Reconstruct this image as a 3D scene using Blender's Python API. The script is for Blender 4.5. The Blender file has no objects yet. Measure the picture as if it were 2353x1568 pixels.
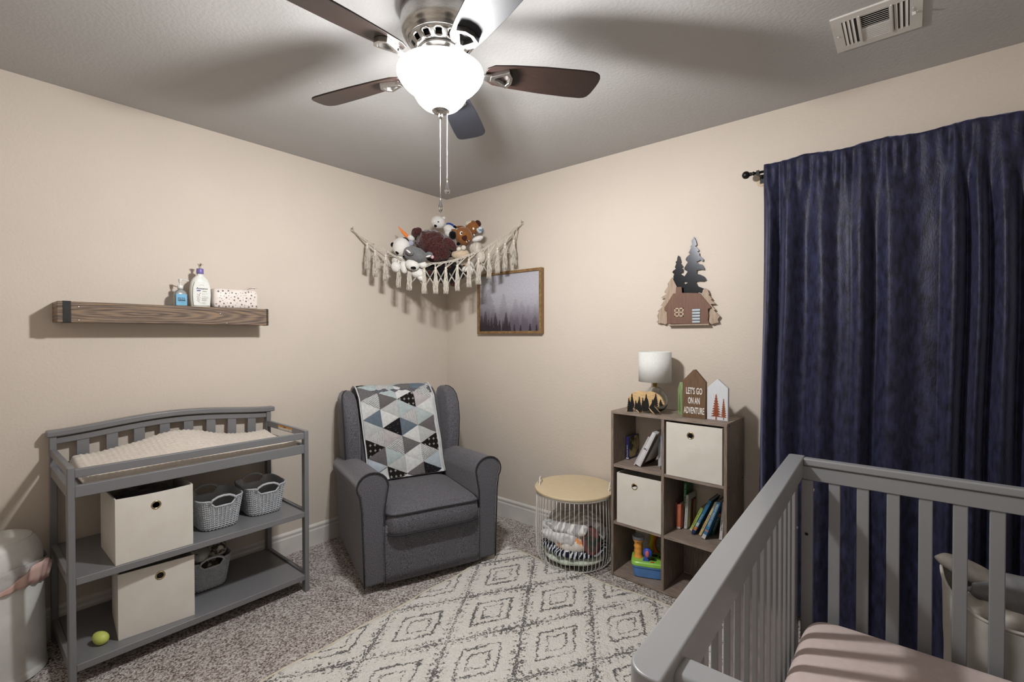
import bpy, bmesh, math, random
from mathutils import Vector, Matrix, noise
PI=math.pi; R=math.radians
random.seed(7)
SC=bpy.context.scene; COL=SC.collection
# ---------------------------------------------------------------- camera, exposure, light
cam=bpy.data.cameras.new('camera'); camo=bpy.data.objects.new('camera',cam); COL.objects.link(camo)
cam.sensor_width=36; cam.lens=1088.6/2353*36; cam.clip_start=.01
_f,_p,_r,_y=0,-.01103,-.00115,.69756
FW=Vector((-math.sin(_y)*math.cos(_p),math.cos(_y)*math.cos(_p),math.sin(_p)))
_rt=Vector((math.cos(_y),math.sin(_y),0)); _up=_rt.cross(FW)
RT=_rt*math.cos(_r)+_up*math.sin(_r); UP=-_rt*math.sin(_r)+_up*math.cos(_r)
m=Matrix((RT,UP,-FW)).transposed().to_4x4(); m.translation=(2.8963,-2.6296,1.33)
camo.matrix_world=m; SC.camera=camo
SC.view_settings.view_transform='Standard'; SC.view_settings.look='None'
SC.view_settings.gamma=1; SC.view_settings.exposure=0.0; SC.view_settings.use_curve_mapping=False
W=bpy.data.worlds.new('world'); SC.world=W; W.use_nodes=True
W.node_tree.nodes['Background'].inputs[0].default_value=(.6,.7,.9,1); W.node_tree.nodes['Background'].inputs[1].default_value=.3
FC=Vector((1.659,-1.533,0)); ROOM=(3.42,-3.06,2.44)
BULB_W=70.0; BOWL_E=1.6
for i,(dx,dy) in enumerate(((.03,.03),(-.03,-.03))):
    l=bpy.data.lights.new('fan_bulb','POINT'); l.energy=BULB_W; l.shadow_soft_size=.035; l.color=(1,.985,.97)
    o=bpy.data.objects.new('fan_bulb',l); o.location=(FC.x+dx,FC.y+dy,2.135); COL.objects.link(o)
    # invented falloff: upward strength is cut so the ceiling near the fan stays unclipped
    l.use_nodes=True; nt=l.node_tree; em=nt.nodes['Emission']; tc=nt.nodes.new('ShaderNodeTexCoord'); sp=nt.nodes.new('ShaderNodeSeparateXYZ'); cr=nt.nodes.new('ShaderNodeValToRGB')
    nt.links.new(tc.outputs['Normal'],sp.inputs[0]); ma=nt.nodes.new('ShaderNodeMath'); ma.operation='MULTIPLY_ADD'; ma.inputs[1].default_value=.5; ma.inputs[2].default_value=.5; nt.links.new(sp.outputs[2],ma.inputs[0]); nt.links.new(ma.outputs[0],cr.inputs[0]); nt.links.new(cr.outputs[0],em.inputs['Strength'])
    es=cr.color_ramp.elements; es[0].position=.0; es[0].color=(1,1,1,1); es[1].position=.35; es[1].color=(.9,.9,.9,1)
    for p_,v_ in ((.5,.72),(.55,.62),(.6,.52),(.68,.45),(.73,.24),(.79,.24),(.875,.15)): e_=es.new(p_); e_.color=(v_,)*3+(1,)
# ---------------------------------------------------------------- helpers
class G:
    def __init__(s): s.v=[]; s.f=[]
    def add(s,vs,fs):
        n=len(s.v); s.v+= [tuple(v) for v in vs]; s.f+=[tuple(i+n for i in f) for f in fs]; return s
    def bx(s,x0,x1,y0,y1,z0,z1,rot=None,c=None):
        P=[Vector((x,y,z)) for x in (x0,x1) for y in (y0,y1) for z in (z0,z1)]
        if rot is not None:
            c=Vector(c) if c is not None else Vector(((x0+x1)/2,(y0+y1)/2,(z0+z1)/2))
            P=[c+rot@(p-c) for p in P]
        return s.add(P,[(0,1,3,2),(4,6,7,5),(0,4,5,1),(2,3,7,6),(0,2,6,4),(1,5,7,3)])
    def prism(s,pts,fn,t0,t1):
        """outline pts (u,v) extruded t0..t1; fn(u,v,t)->xyz"""
        n=len(pts); a=[fn(u,v,t0) for u,v in pts]; b=[fn(u,v,t1) for u,v in pts]
        return s.add(a+b,[tuple(range(n))[::-1],tuple(range(n,2*n))]+[(i,(i+1)%n,n+(i+1)%n,n+i) for i in range(n)])
    def tube(s,pts,r,n=8,closed=False):
        pts=[Vector(p) for p in pts]; N=len(pts); rings=[]; prev=None
        for i,p in enumerate(pts):
            if closed: t=pts[(i+1)%N]-pts[i-1]
            else: t=pts[min(i+1,N-1)]-pts[max(i-1,0)]
            t=t.normalized() if t.length>1e-9 else Vector((0,0,1))
            if prev is None:
                a=Vector((0,0,1)) if abs(t.z)<.9 else Vector((1,0,0)); u=t.cross(a).normalized()
            else:
                u=prev-t*prev.dot(t); u=u.normalized() if u.length>1e-6 else t.orthogonal().normalized()
            prev=u; w=t.cross(u); rr=r[i] if isinstance(r,(list,tuple)) else r
            rings.append([p+(u*math.cos(2*PI*k/n)+w*math.sin(2*PI*k/n))*rr for k in range(n)])
        vs=[v for ring in rings for v in ring]; fs=[]
        for i in range(N if closed else N-1):
            j=(i+1)%N
            for k in range(n): fs.append((i*n+k,i*n+(k+1)%n,j*n+(k+1)%n,j*n+k))
        if not closed: fs+=[tuple(range(n))[::-1],tuple((N-1)*n+k for k in range(n))]
        return s.add(vs,fs)
    def lathe(s,prof,c=(0,0,0),n=32,axis=None,close=False):
        c=Vector(c); vs=[]; fs=[]; Q=axis if axis is not None else Matrix.Identity(3)
        for r,z in prof:
            for k in range(n): vs.append(c+Q@Vector((r*math.cos(2*PI*k/n),r*math.sin(2*PI*k/n),z)))
        M_=len(prof)
        for i in range(M_-1 if not close else M_):
            j=(i+1)%M_
            for k in range(n): fs.append((i*n+k,i*n+(k+1)%n,j*n+(k+1)%n,j*n+k))
        if not close:
            if prof[0][0]>1e-6: fs.append(tuple(range(n))[::-1])
            if prof[-1][0]>1e-6: fs.append(tuple((M_-1)*n+k for k in range(n)))
        return s.add(vs,fs)
    def ell(s,c,r,Q=None,nu=20,nv=12):
        c=Vector(c); Q=Q or Matrix.Identity(3); vs=[]; fs=[]
        for j in range(nv+1):
            th=PI*j/nv
            for k in range(nu):
                ph=2*PI*k/nu; vs.append(c+Q@Vector((r[0]*math.sin(th)*math.cos(ph),r[1]*math.sin(th)*math.sin(ph),r[2]*math.cos(th))))
        for j in range(nv):
            for k in range(nu): fs.append((j*nu+k,(j+1)*nu+k,(j+1)*nu+(k+1)%nu,j*nu+(k+1)%nu))
        return s.add(vs,fs)
    def grid(s,fn,nu,nv,cu=False):
        vs=[fn(i/nu,j/nv) for j in range(nv+1) for i in range(nu+(0 if cu else 1))]; w=nu if cu else nu+1
        return s.add(vs,[(j*w+i,j*w+(i+1)%w,(j+1)*w+(i+1)%w,(j+1)*w+i) for j in range(nv) for i in range(nu)])
def tag(o,label=None,cat=None,group=None,kind=None):
    if label: o['label']=label
    if cat: o['category']=cat
    if group: o['group']=group
    if kind: o['kind']=kind
    return o
def thing(name,label,cat,loc=(0,0,0),rz=0,group=None,M=None):
    o=bpy.data.objects.new(name,None); COL.objects.link(o); o.empty_display_size=.05
    o.matrix_world=M if M is not None else (Matrix.Translation(loc)@Matrix.Rotation(rz,4,'Z'))
    o['wm']=[x for r_ in o.matrix_world for x in r_]
    return tag(o,label,cat,group)
def wm(o):
    while o.parent: o=o.parent
    w=list(o['wm']) if 'wm' in o else None
    return Matrix([w[i*4:i*4+4] for i in range(4)]) if w else Matrix.Identity(4)
def build(name,g,mat,parent=None,world=False,bev=0,seg=2,smooth=False,sub=0,solid=0,label=None,recalc=True,wn=False):
    me=bpy.data.meshes.new(name)
    vs=g.v
    off=None
    if parent is not None and world:
        inv=wm(parent).inverted(); vs=[tuple(inv@Vector(v)) for v in vs]
    if parent is None:
        xs=[v[0] for v in vs]; ys=[v[1] for v in vs]; z0=min(v[2] for v in vs)
        off=Vector(((min(xs)+max(xs))/2,(min(ys)+max(ys))/2,z0)); vs=[tuple(Vector(v)-off) for v in vs]
    me.from_pydata(vs,[],g.f)
    if recalc:
        b=bmesh.new(); b.from_mesh(me); bmesh.ops.remove_doubles(b,verts=b.verts,dist=1e-6); bmesh.ops.recalc_face_normals(b,faces=b.faces); b.to_mesh(me); b.free()
    me.materials.append(mat)
    o=bpy.data.objects.new(name,me); COL.objects.link(o)
    if off is not None:
        o.location=off; o['wm']=[x for r_ in Matrix.Translation(off) for x in r_]
    if parent is not None: o.parent=parent
    if smooth or bev:
        for p in me.polygons: p.use_smooth=True
    if bev:
        md=o.modifiers.new('bevel','BEVEL'); md.width=bev; md.segments=seg; md.limit_method='ANGLE'; md.angle_limit=R(30); md.harden_normals=True
    if sub:
        md=o.modifiers.new('sub','SUBSURF'); md.levels=sub; md.render_levels=sub
    if solid:
        md=o.modifiers.new('solid','SOLIDIFY'); md.thickness=solid; md.offset=0
    if label: o['label']=label
    return o
def displace(o,strength,size,kind='CLOUDS'):
    t=bpy.data.textures.new('tex',kind); t.noise_scale=size
    md=o.modifiers.new('disp','DISPLACE'); md.texture=t; md.strength=strength; md.mid_level=.5; md.texture_coords='LOCAL'
def copytree(o,parent=None):
    c=o.copy(); COL.objects.link(c)
    if parent is not None: c.parent=parent
    for ch in list(o.children): copytree(ch,c)
    return c
def place(o,loc,rz=0):
    o.matrix_world=Matrix.Translation(loc)@Matrix.Rotation(rz,4,'Z'); o['wm']=[x for r_ in o.matrix_world for x in r_]
def text(name,s,size,M,mat,parent,world=True,sx=1,align='LEFT',ext=.0006,bold=0,wfit=None):
    cu=bpy.data.curves.new(name,'FONT'); cu.body=s; cu.size=size; cu.extrude=ext; cu.align_x=align; cu.offset=bold; cu.resolution_u=2
    t=bpy.data.objects.new(name,cu); COL.objects.link(t)
    dg=bpy.context.evaluated_depsgraph_get(); me=bpy.data.meshes.new_from_object(t.evaluated_get(dg)); bpy.data.objects.remove(t)
    xs=[v.co.x for v in me.vertices]
    if wfit and xs: sx=wfit/(max(xs)-min(xs))
    X=M@Matrix.Diagonal((sx,1,1,1))
    if world and parent is not None: X=wm(parent).inverted()@X
    me.transform(X); me.materials.clear(); me.materials.append(mat)
    o=bpy.data.objects.new(name,me); COL.objects.link(o)
    if parent is not None: o.parent=parent
    return o
def frame(o,x,y):
    """matrix with text x axis, y axis at origin o"""
    x=Vector(x).normalized(); y=Vector(y).normalized(); z=x.cross(y)
    M=Matrix((x,y,z)).transposed().to_4x4(); M.translation=Vector(o); return M
# ---------------------------------------------------------------- materials
def srgb(c): return tuple(((v/255)/12.92 if v/255<=.04045 else ((v/255+.055)/1.055)**2.4) for v in c)+(1,)
def mat(name,c,c2=None,scale=20,rough=.6,metal=0,bump=0,bscale=None,st=(1,1,1),sheen=0,coat=0,spec=.5,detail=4,contrast=(.35,.65),bst=None,emit=0,aniso=0,trans=0,ior=1.45):
    m=bpy.data.materials.new(name); m.use_nodes=True; nt=m.node_tree; N=nt.nodes; L=nt.links; b=N['Principled BSDF']
    b.inputs['Roughness'].default_value=rough; b.inputs['Metallic'].default_value=metal; b.inputs['Specular IOR Level'].default_value=spec
    b.inputs['Sheen Weight'].default_value=sheen; b.inputs['Coat Weight'].default_value=coat; b.inputs['Transmission Weight'].default_value=trans; b.inputs['IOR'].default_value=ior
    if sheen: b.inputs['Sheen Roughness'].default_value=.4
    tc=N.new('ShaderNodeTexCoord'); mp=N.new('ShaderNodeMapping'); mp.inputs['Scale'].default_value=st; L.new(tc.outputs['Object'],mp.inputs[0])
    if c2 is None: c2=tuple(max(0,x*.93) for x in c)
    nz=N.new('ShaderNodeTexNoise'); nz.inputs['Scale'].default_value=scale; nz.inputs['Detail'].default_value=detail; L.new(mp.outputs[0],nz.inputs['Vector'])
    cr=N.new('ShaderNodeValToRGB'); cr.color_ramp.elements[0].position=contrast[0]; cr.color_ramp.elements[1].position=contrast[1]
    cr.color_ramp.elements[0].color=srgb(c2); cr.color_ramp.elements[1].color=srgb(c)
    L.new(nz.outputs[0],cr.inputs[0]); L.new(cr.outputs[0],b.inputs['Base Color'])
    if bump:
        mp2=mp
        if bst is not None:
            mp2=N.new('ShaderNodeMapping'); mp2.inputs['Scale'].default_value=bst; L.new(tc.outputs['Object'],mp2.inputs[0])
        n2=N.new('ShaderNodeTexNoise'); n2.inputs['Scale'].default_value=bscale or scale; n2.inputs['Detail'].default_value=3; L.new(mp2.outputs[0],n2.inputs['Vector'])
        bp=N.new('ShaderNodeBump'); bp.inputs['Strength'].default_value=min(1,bump); bp.inputs['Distance'].default_value=.004 if bump<=1 else .004*bump; L.new(n2.outputs[0],bp.inputs['Height']); L.new(bp.outputs[0],b.inputs['Normal'])
    if emit:
        b.inputs['Emission Color'].default_value=srgb(c); b.inputs['Emission Strength'].default_value=emit
    m.diffuse_color=srgb(c)
    return m
def ramp(m,stops,interp='LINEAR'):
    cr=[n for n in m.node_tree.nodes if n.type=='VALTORGB'][0].color_ramp; cr.interpolation=interp
    while len(cr.elements)>2: cr.elements.remove(cr.elements[-1])
    for i,(p,c) in enumerate(stops):
        e=cr.elements[i] if i<2 else cr.elements.new(p)
        e.position=p; e.color=srgb(c)
    return m
wall_m=mat('cream_wall_paint',(201,191,180),(199,189,178),3,.75,bump=.25,bscale=95,spec=.25)
ceil_m=mat('grey_ceiling_paint',(179,178,177),(177,176,175),3,.85,bump=.35,bscale=80,spec=.2)
trim_m=mat('white_trim_paint',(214,211,206),None,5,.4)
grey_m=mat('grey_crib_lacquer',(138,140,143),(135,137,140),3,.36,spec=.5,coat=.15)
grey2_m=mat('grey_table_lacquer',(116,117,120),(113,114,117),4,.38,spec=.5,coat=.15)
canvas_m=mat('cream_canvas',(212,208,201),(208,203,195),14,.85,bump=.25,bscale=18,sheen=.2,spec=.2)
dark_m=mat('black_metal',(14,14,15),None,10,.4,metal=.3)
blackp_m=mat('black_plastic',(12,12,13),None,10,.5)
nickel_m=mat('brushed_nickel',(190,188,185),(170,168,165),60,.28,metal=1,st=(1,1,14))
chrome_m=mat('chrome',(215,215,215),None,10,.12,metal=1)
brass_m=mat('brass',(176,142,84),None,10,.3,metal=1)
white_m=mat('white_plastic',(226,227,225),None,10,.35)
lwhite_m=mat('white_enamel_wire',(225,224,221),None,10,.35)
D={'cab_body': [(1.8539,1.3969),(1.8555,1.426),(1.8513,1.4484),(1.8537,1.4666),(1.8399,1.4711),(1.8391,1.4894),(1.8503,1.5032),(1.8892,1.5637),(1.9035,1.5649),(1.9046,1.5988),(1.9355,1.5979),(1.9384,1.5648),(2.0329,1.5581),(2.0911,1.4833),(2.0911,1.4757),(2.0763,1.4724),(2.0794,1.4359),(2.0765,1.413),(2.0833,1.3918)],'cab_base': [(1.8609,1.3968),(2.0833,1.3918),(2.0833,1.386),(1.8609,1.3887)],'tree_tall': [(1.9951,1.8688),(2.001,1.8544),(2.006,1.8439),(2.01,1.8211),(2.0011,1.8171),(2.0204,1.7953),(2.0212,1.7874),(2.0128,1.7864),(2.0243,1.7754),(2.0243,1.7637),(2.0453,1.742),(2.0454,1.7323),(2.0378,1.7292),(2.0301,1.7397),(2.0168,1.7321),(2.0091,1.7321),(2.0226,1.7171),(2.0378,1.7137),(2.0493,1.6951),(2.0512,1.6833),(2.0341,1.6868),(2.0111,1.6842),(2.0093,1.6656),(2.0285,1.6601),(2.0494,1.6486),(2.0608,1.6284),(2.0457,1.6218),(2.0228,1.6255),(2.0055,1.6228),(2.0153,1.5987),(2.0344,1.5896),(2.0515,1.5815),(2.044,1.5579),(2.0154,1.5693),(2.0135,1.5558),(1.9608,1.5588),(1.9604,1.6836),(1.9426,1.6951),(1.9445,1.7069),(1.9623,1.7329),(1.9504,1.746),(1.9523,1.7577),(1.9739,1.7771),(1.9818,1.7841),(1.9661,1.7819),(1.9758,1.8025),(1.9817,1.8136),(1.9738,1.8146),(1.9855,1.8269),(1.9816,1.8471),(1.9874,1.8561)],'tree_small': [(1.9102,1.7762),(1.9163,1.7695),(1.9244,1.7387),(1.9204,1.7351),(1.9345,1.7138),(1.9325,1.708),(1.9245,1.7108),(1.9366,1.6957),(1.9346,1.6799),(1.9206,1.6771),(1.9246,1.6708),(1.9447,1.6572),(1.9644,1.6852),(1.9665,1.6257),(1.9388,1.6286),(1.9448,1.6122),(1.9665,1.6218),(1.9667,1.5585),(1.929,1.5606),(1.9288,1.5998),(1.9026,1.6015),(1.8841,1.6318),(1.882,1.6603),(1.8861,1.6741),(1.8758,1.685),(1.8799,1.6927),(1.8962,1.7034),(1.8901,1.712),(1.8982,1.7313),(1.8941,1.7418),(1.9022,1.747),(1.905,1.7668)],'side_left': [(1.879,1.6557),(1.8872,1.639),(1.9056,1.6007),(1.9037,1.5616),(1.8854,1.5646),(1.8463,1.5039),(1.8359,1.4798),(1.8497,1.4671),(1.8507,1.398),(1.8382,1.3933),(1.8213,1.4005),(1.8065,1.3996),(1.7872,1.4073),(1.8001,1.4194),(1.7914,1.4444),(1.8042,1.4625),(1.7957,1.469),(1.8253,1.4966),(1.8126,1.4991),(1.842,1.5407),(1.8125,1.5443),(1.8461,1.5649),(1.8335,1.5758),(1.8564,1.6089),(1.8522,1.6193),(1.8667,1.6405)],'side_right': [(2.0597,1.5827),(2.071,1.575),(2.0804,1.5514),(2.0767,1.5478),(2.0953,1.5238),(2.0879,1.5203),(2.1119,1.4982),(2.0861,1.4974),(2.112,1.4658),(2.1028,1.4642),(2.1339,1.4309),(2.1231,1.416),(2.1286,1.3988),(2.1086,1.3954),(2.0939,1.3899),(2.0809,1.3978),(2.0752,1.4364),(2.088,1.4782),(2.0295,1.5563),(2.041,1.5537),(2.0485,1.5764)],'cab_window': [(1.8979,1.4829),(1.9473,1.4355)],'cab_door': [(1.9949,1.476),(2.0373,1.3963)],'bear': [(1.7114,0.9258),(1.7148,0.9472),(1.7218,0.9673),(1.7183,0.9962),(1.7287,1.01),(1.7495,1.0325),(1.7769,1.0431),(1.804,1.0438),(1.8241,1.0389),(1.8472,1.0459),(1.8733,1.04),(1.8959,1.0293),(1.9087,1.0179),(1.9199,0.9973),(1.9262,0.9824),(1.9215,0.9743),(1.9088,0.9747),(1.8928,0.967),(1.8832,0.977),(1.8734,0.9808),(1.867,0.9709),(1.88,0.9596),(1.8993,0.9366),(1.8961,0.9301),(1.8703,0.9268),(1.854,0.9383),(1.8375,0.9556),(1.8275,0.9578),(1.8242,0.948),(1.8342,0.9395),(1.8309,0.9345),(1.8109,0.934),(1.8076,0.9305),(1.7806,0.9262),(1.7669,0.9393),(1.7566,0.9543),(1.7479,0.9535),(1.7428,0.9434),(1.7497,0.9344),(1.7428,0.9279)],'bear_trees': [[(1.7173,0.9278),(1.7208,0.9524),(1.7312,0.9888),(1.7364,0.9763),(1.7457,1.0156),(1.7536,0.9907),(1.7588,0.9655),(1.7554,0.9556),(1.7486,0.9421),(1.7503,0.9301)],[(1.7657,0.9502),(1.7691,0.9824),(1.7759,0.9734),(1.7877,1.003),(1.7945,0.9782),(1.7996,0.9597),(1.8047,0.9349),(1.7895,0.9286)],[(1.7996,0.9597),(1.8079,1.0015),(1.8146,0.9895),(1.8268,1.0204),(1.8378,0.9977),(1.8428,0.97),(1.8363,0.938),(1.8097,0.9354)],[(1.8428,0.9606),(1.8559,0.9805),(1.8688,1.0066),(1.8791,1.0276),(1.8866,1.0049),(1.8882,0.9834),(1.8753,0.9823),(1.8689,0.9693),(1.9043,0.9355),(1.8755,0.9289)],[(1.8979,0.9704),(1.9058,0.9973),(1.9137,0.9857),(1.9248,0.9805),(1.9138,0.9749)]],'sign_brown': [(2.0111,0.9248),(2.0127,1.1015),(2.0664,1.1592),(2.0753,1.1596),(2.1276,1.098),(2.1268,0.9199)],'sign_white': [(2.1302,0.9182),(2.1325,1.0738),(2.181,1.1173),(2.2291,1.0741),(2.2283,0.9282)],'sign_green': [(1.9706,0.9216),(1.9712,1.0525),(1.9795,1.0857),(1.9889,1.0863),(1.9967,1.0481),(1.9965,0.9165)],'wtree1': [(2.1741,1.044),(2.1971,0.9435),(2.149,0.9384)],'wtree2': [(2.2099,1.0253),(2.2224,0.9433),(2.1971,0.9406)],'text': [(2.0325,1.039),(2.1111,1.0361),(2.0425,0.9917),(2.0969,0.9921),(2.0231,0.9461),(2.1215,0.9413),(2.0318,1.066)],'lamp': [(1.7425,1.2404),(1.9124,1.2439),(1.7435,1.0753),(1.9148,1.0841),(1.8263,1.0479),(1.8266,0.928),(1.7907,0.9833),(1.9269,0.9948),(1.8161,1.0764),(1.8363,1.0777)],'sanit': [(-1.8983,1.4842),(-1.8443,1.4868),(-1.8996,1.5493),(-1.8717,1.5775),(-1.8714,1.6301),(-1.8356,1.629)],'lotion': [(-1.831,1.4852),(-1.7366,1.4851),(-1.8303,1.5807),(-1.7399,1.5878),(-1.7989,1.6549),(-1.7674,1.658),(-1.7986,1.6885),(-1.7671,1.692),(-1.7828,1.706)],'wipes': [(-1.7325,1.483),(-1.5113,1.4858),(-1.7318,1.5792),(-1.5106,1.5861),(-1.4942,1.6069)],'tassels': [((0.107,-0.8125,1.9458),(0.1065,-0.813,1.7724)),((0.1588,-0.7865,1.897),(0.1583,-0.787,1.7242)),((0.2213,-0.7467,1.8644),(0.2209,-0.7472,1.6983)),((0.292,-0.6949,1.8204),(0.2916,-0.6954,1.6484)),((0.3508,-0.6516,1.8012),(0.3504,-0.6521,1.6295)),((0.4236,-0.5881,1.7799),(0.4232,-0.5885,1.608)),((0.4798,-0.5365,1.7803),(0.4795,-0.5369,1.6083)),((0.5269,-0.4886,1.7812),(0.5265,-0.489,1.6087)),((0.5771,-0.4308,1.7982),(0.5769,-0.4311,1.6283)),((0.6248,-0.3695,1.8409),(0.6246,-0.3698,1.6546)),((0.6617,-0.3139,1.8501),(0.6615,-0.3142,1.6752)),((0.699,-0.2529,1.8852),(0.6988,-0.2531,1.7185)),((0.7275,-0.1968,1.9273),(0.7274,-0.197,1.7562)),((0.7505,-0.1437,1.9639),(0.7503,-0.1439,1.7883)),((0.7788,-0.0827,1.9919),(0.7787,-0.0829,1.8212))],'cord': [(-0.005,-0.8744,2.0554),(0.0926,-0.8029,1.977),(0.1688,-0.7535,1.9313),(0.239,-0.7078,1.8799),(0.3069,-0.6609,1.8383),(0.3802,-0.6033,1.8131),(0.4423,-0.5522,1.816),(0.495,-0.5051,1.8224),(0.5445,-0.4548,1.8358),(0.5971,-0.3942,1.8625),(0.6406,-0.3368,1.8931),(0.6775,-0.2804,1.9247),(0.711,-0.2219,1.97),(0.7369,-0.167,2.0099),(0.7626,-0.1084,2.0478),(0.7679,-0.0694,2.0826),(0.8043,0.0046,2.1436)],'n': (0.7357,-0.6773,0.0),'toys': {'panda_head': ((0.2744,-0.6596,1.9277),0.0592,0.0635),'panda_ear1': ((0.229,-0.694,1.943),0.0161,0.0178),'panda_ear2': ((0.2862,-0.632,1.9802),0.0234,0.0136),'panda_eye': ((0.2938,-0.7123,1.8867),0.0117,0.0158),'panda_nose': ((0.3212,-0.6899,1.8645),0.0075,0.005),'panda_paw1': ((0.2827,-0.7096,1.7883),0.0313,0.0355),'panda_paw2': ((0.3187,-0.6705,1.7872),0.0259,0.0439),'panda_body': ((0.2415,-0.6509,1.8392),0.0512,0.047),'rac_head': ((0.3911,-0.6361,1.8651),0.0831,0.0519),'rac_ear1': ((0.4165,-0.6971,1.8767),0.0305,0.0252),'rac_ear2': ((0.4675,-0.5827,1.8636),0.0249,0.0207),'rac_muzzle': ((0.3929,-0.6637,1.7974),0.0392,0.031),'rac_nose': ((0.4337,-0.6932,1.7747),0.0154,0.0089),'rac_body': ((0.3707,-0.5993,1.7523),0.0505,0.0358),'rac_foot': ((0.3952,-0.5874,1.7157),0.0294,0.0189),'rac_cheek': ((0.4292,-0.6095,1.8042),0.0249,0.0187),'br_body': ((0.394,-0.4705,1.9444),0.1339,0.1015),'br_ear': ((0.3215,-0.564,2.0382),0.0386,0.0321),'br_arm': ((0.5226,-0.4489,1.9488),0.0635,0.0317),'br_leg': ((0.4422,-0.5068,1.8487),0.0467,0.0212),'pol_head': ((0.2899,-0.3474,2.1489),0.0508,0.0453),'pol_nose': ((0.3157,-0.4006,2.1174),0.0111,0.0107),'pol_eye': ((0.3341,-0.3879,2.1426),0.0058,0.0058),'pol_body': ((0.3578,-0.3032,2.0946),0.0407,0.0339),'pol_ear': ((0.3173,-0.3177,2.1795),0.0136,0.0127),'pol_paw': ((0.4068,-0.309,2.0799),0.0201,0.0201),'carrot_tip': ((0.2137,-0.6369,2.0778),0.0034,0.0034),'carrot_base': ((0.2521,-0.5952,2.0127),0.0129,0.0129),'snow': ((0.2514,-0.5517,2.0241),0.0327,0.0327),'dog_head': ((0.5353,-0.3318,2.0164),0.0608,0.0651),'dog_eye1': ((0.5611,-0.3776,2.0269),0.0115,0.0137),'dog_eye2': ((0.589,-0.3473,1.9768),0.0116,0.0077),'dog_nose': ((0.5488,-0.3984,1.9657),0.0179,0.0136),'dog_ear': ((0.4798,-0.3773,2.021),0.0269,0.0304),'dog_muzzle': ((0.5812,-0.3706,1.9998),0.0256,0.0298),'dog2': ((0.5201,-0.2302,2.0969),0.049,0.049),'dog2_ear': ((0.5542,-0.2079,2.1246),0.0214,0.0258),'dog2_white': ((0.5122,-0.2536,2.1228),0.0311,0.0186),'dog2_tooth': ((0.5597,-0.261,2.0814),0.0066,0.0088),'beige': ((0.558,-0.381,1.8819),0.0598,0.0406),'bow1': ((0.5784,-0.4179,1.9127),0.0169,0.0148),'bow2': ((0.5997,-0.3947,1.9218),0.0169,0.0169),'knit': ((0.6219,-0.2969,1.9244),0.0482,0.0473),'knit_body': ((0.6491,-0.282,1.8718),0.0365,0.0451),'pom': ((0.5909,-0.2271,2.0695),0.0255,0.0242),'white_ear': ((0.6014,-0.2601,2.0016),0.0414,0.0196),'blue': ((0.3345,-0.2695,2.1334),0.032,0.0174),'black': ((0.4281,-0.4039,1.7714),0.1439,0.0763),'paw_br': ((0.535,-0.4355,1.6933),0.0318,0.0191),'paw_or': ((0.4344,-0.5596,1.7592),0.016,0.016),'paw_or2': ((0.5881,-0.3926,1.8115),0.0119,0.0119),'wleg1': ((0.5885,-0.3184,1.8006),0.0259,0.041),'wleg2': ((0.6213,-0.2531,1.8177),0.0326,0.0478),'wleg3': ((0.5866,-0.3647,1.7829),0.0256,0.0192)},'hooks': [(0.0,-0.8689,2.0576),(0.8001,0.0,2.1368),(0.01,-0.01,2.2402)],'bk_top': {'navy': (0.1358,[(0.0192,0.7513),(0.0194,0.6221),(0.0362,0.6231),(0.036,0.7527)]),'white': (0.0361,[(0.1289,0.6342),(0.1563,0.6221),(0.2458,0.8115),(0.2272,0.8204)]),'multi': (0.0447,[(0.1107,0.6255),(0.1216,0.6221),(0.2082,0.789),(0.1949,0.7871)]),'dark': (0.0517,[(0.1592,0.622),(0.1746,0.6447),(0.2735,0.8374),(0.2552,0.8174)]),'whitespine': (0.1159,[(0.223,0.7815),(0.2215,0.6221),(0.2347,0.6227),(0.2344,0.7849)]),'blue': (0.0634,[(0.2591,0.8056),(0.2586,0.6221),(0.2715,0.6245),(0.2711,0.8072)])},'bk_mid': {'pink': (0.1448,[(0.3053,0.437),(0.303,0.3071),(0.3147,0.3077),(0.3156,0.4394)]),'coral': (0.1264,[(0.3233,0.436),(0.3198,0.3071),(0.3402,0.3088),(0.3436,0.4383)]),'green': (0.1672,[(0.3433,0.546),(0.3376,0.307),(0.3529,0.3112),(0.3572,0.5489)]),'white': (0.1531,[(0.3605,0.4866),(0.3497,0.307),(0.3648,0.3087),(0.3731,0.4881)]),'red': (0.1952,[(0.3617,0.4547),(0.3596,0.307),(0.3672,0.3091),(0.3718,0.457)]),'orange': (0.2336,[(0.3609,0.4446),(0.3549,0.307),(0.3677,0.3104),(0.3744,0.4477)]),'lime': (0.1464,[(0.4396,0.4436),(0.3812,0.3102),(0.3924,0.307),(0.454,0.4398)]),'teal': (0.1068,[(0.4938,0.5044),(0.4052,0.3106),(0.4186,0.3071),(0.5077,0.4993)]),'navy': (0.165,[(0.4971,0.4767),(0.4235,0.3074),(0.4356,0.307),(0.5088,0.4746)]),'cream': (0.1201,[(0.5192,0.4961),(0.4389,0.3097),(0.4508,0.3071),(0.5295,0.4961)]),'blue': (0.0874,[(0.5404,0.512),(0.4652,0.3131),(0.4816,0.307),(0.5572,0.509)]),'dgreen': (0.1581,[(0.5251,0.43),(0.4859,0.3086),(0.4977,0.3071),(0.539,0.4239)]),'colors': (0.1318,[(0.5517,0.503),(0.5354,0.3071),(0.5513,0.3093),(0.5607,0.5028)])},'toy': [(0.0877,0.0047),(0.2035,0.0165),(0.2455,0.0378),(0.2821,0.0517),(0.059,0.0636),(0.0918,0.1968),(0.1885,0.1618),(0.2175,0.0722)]}
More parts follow.
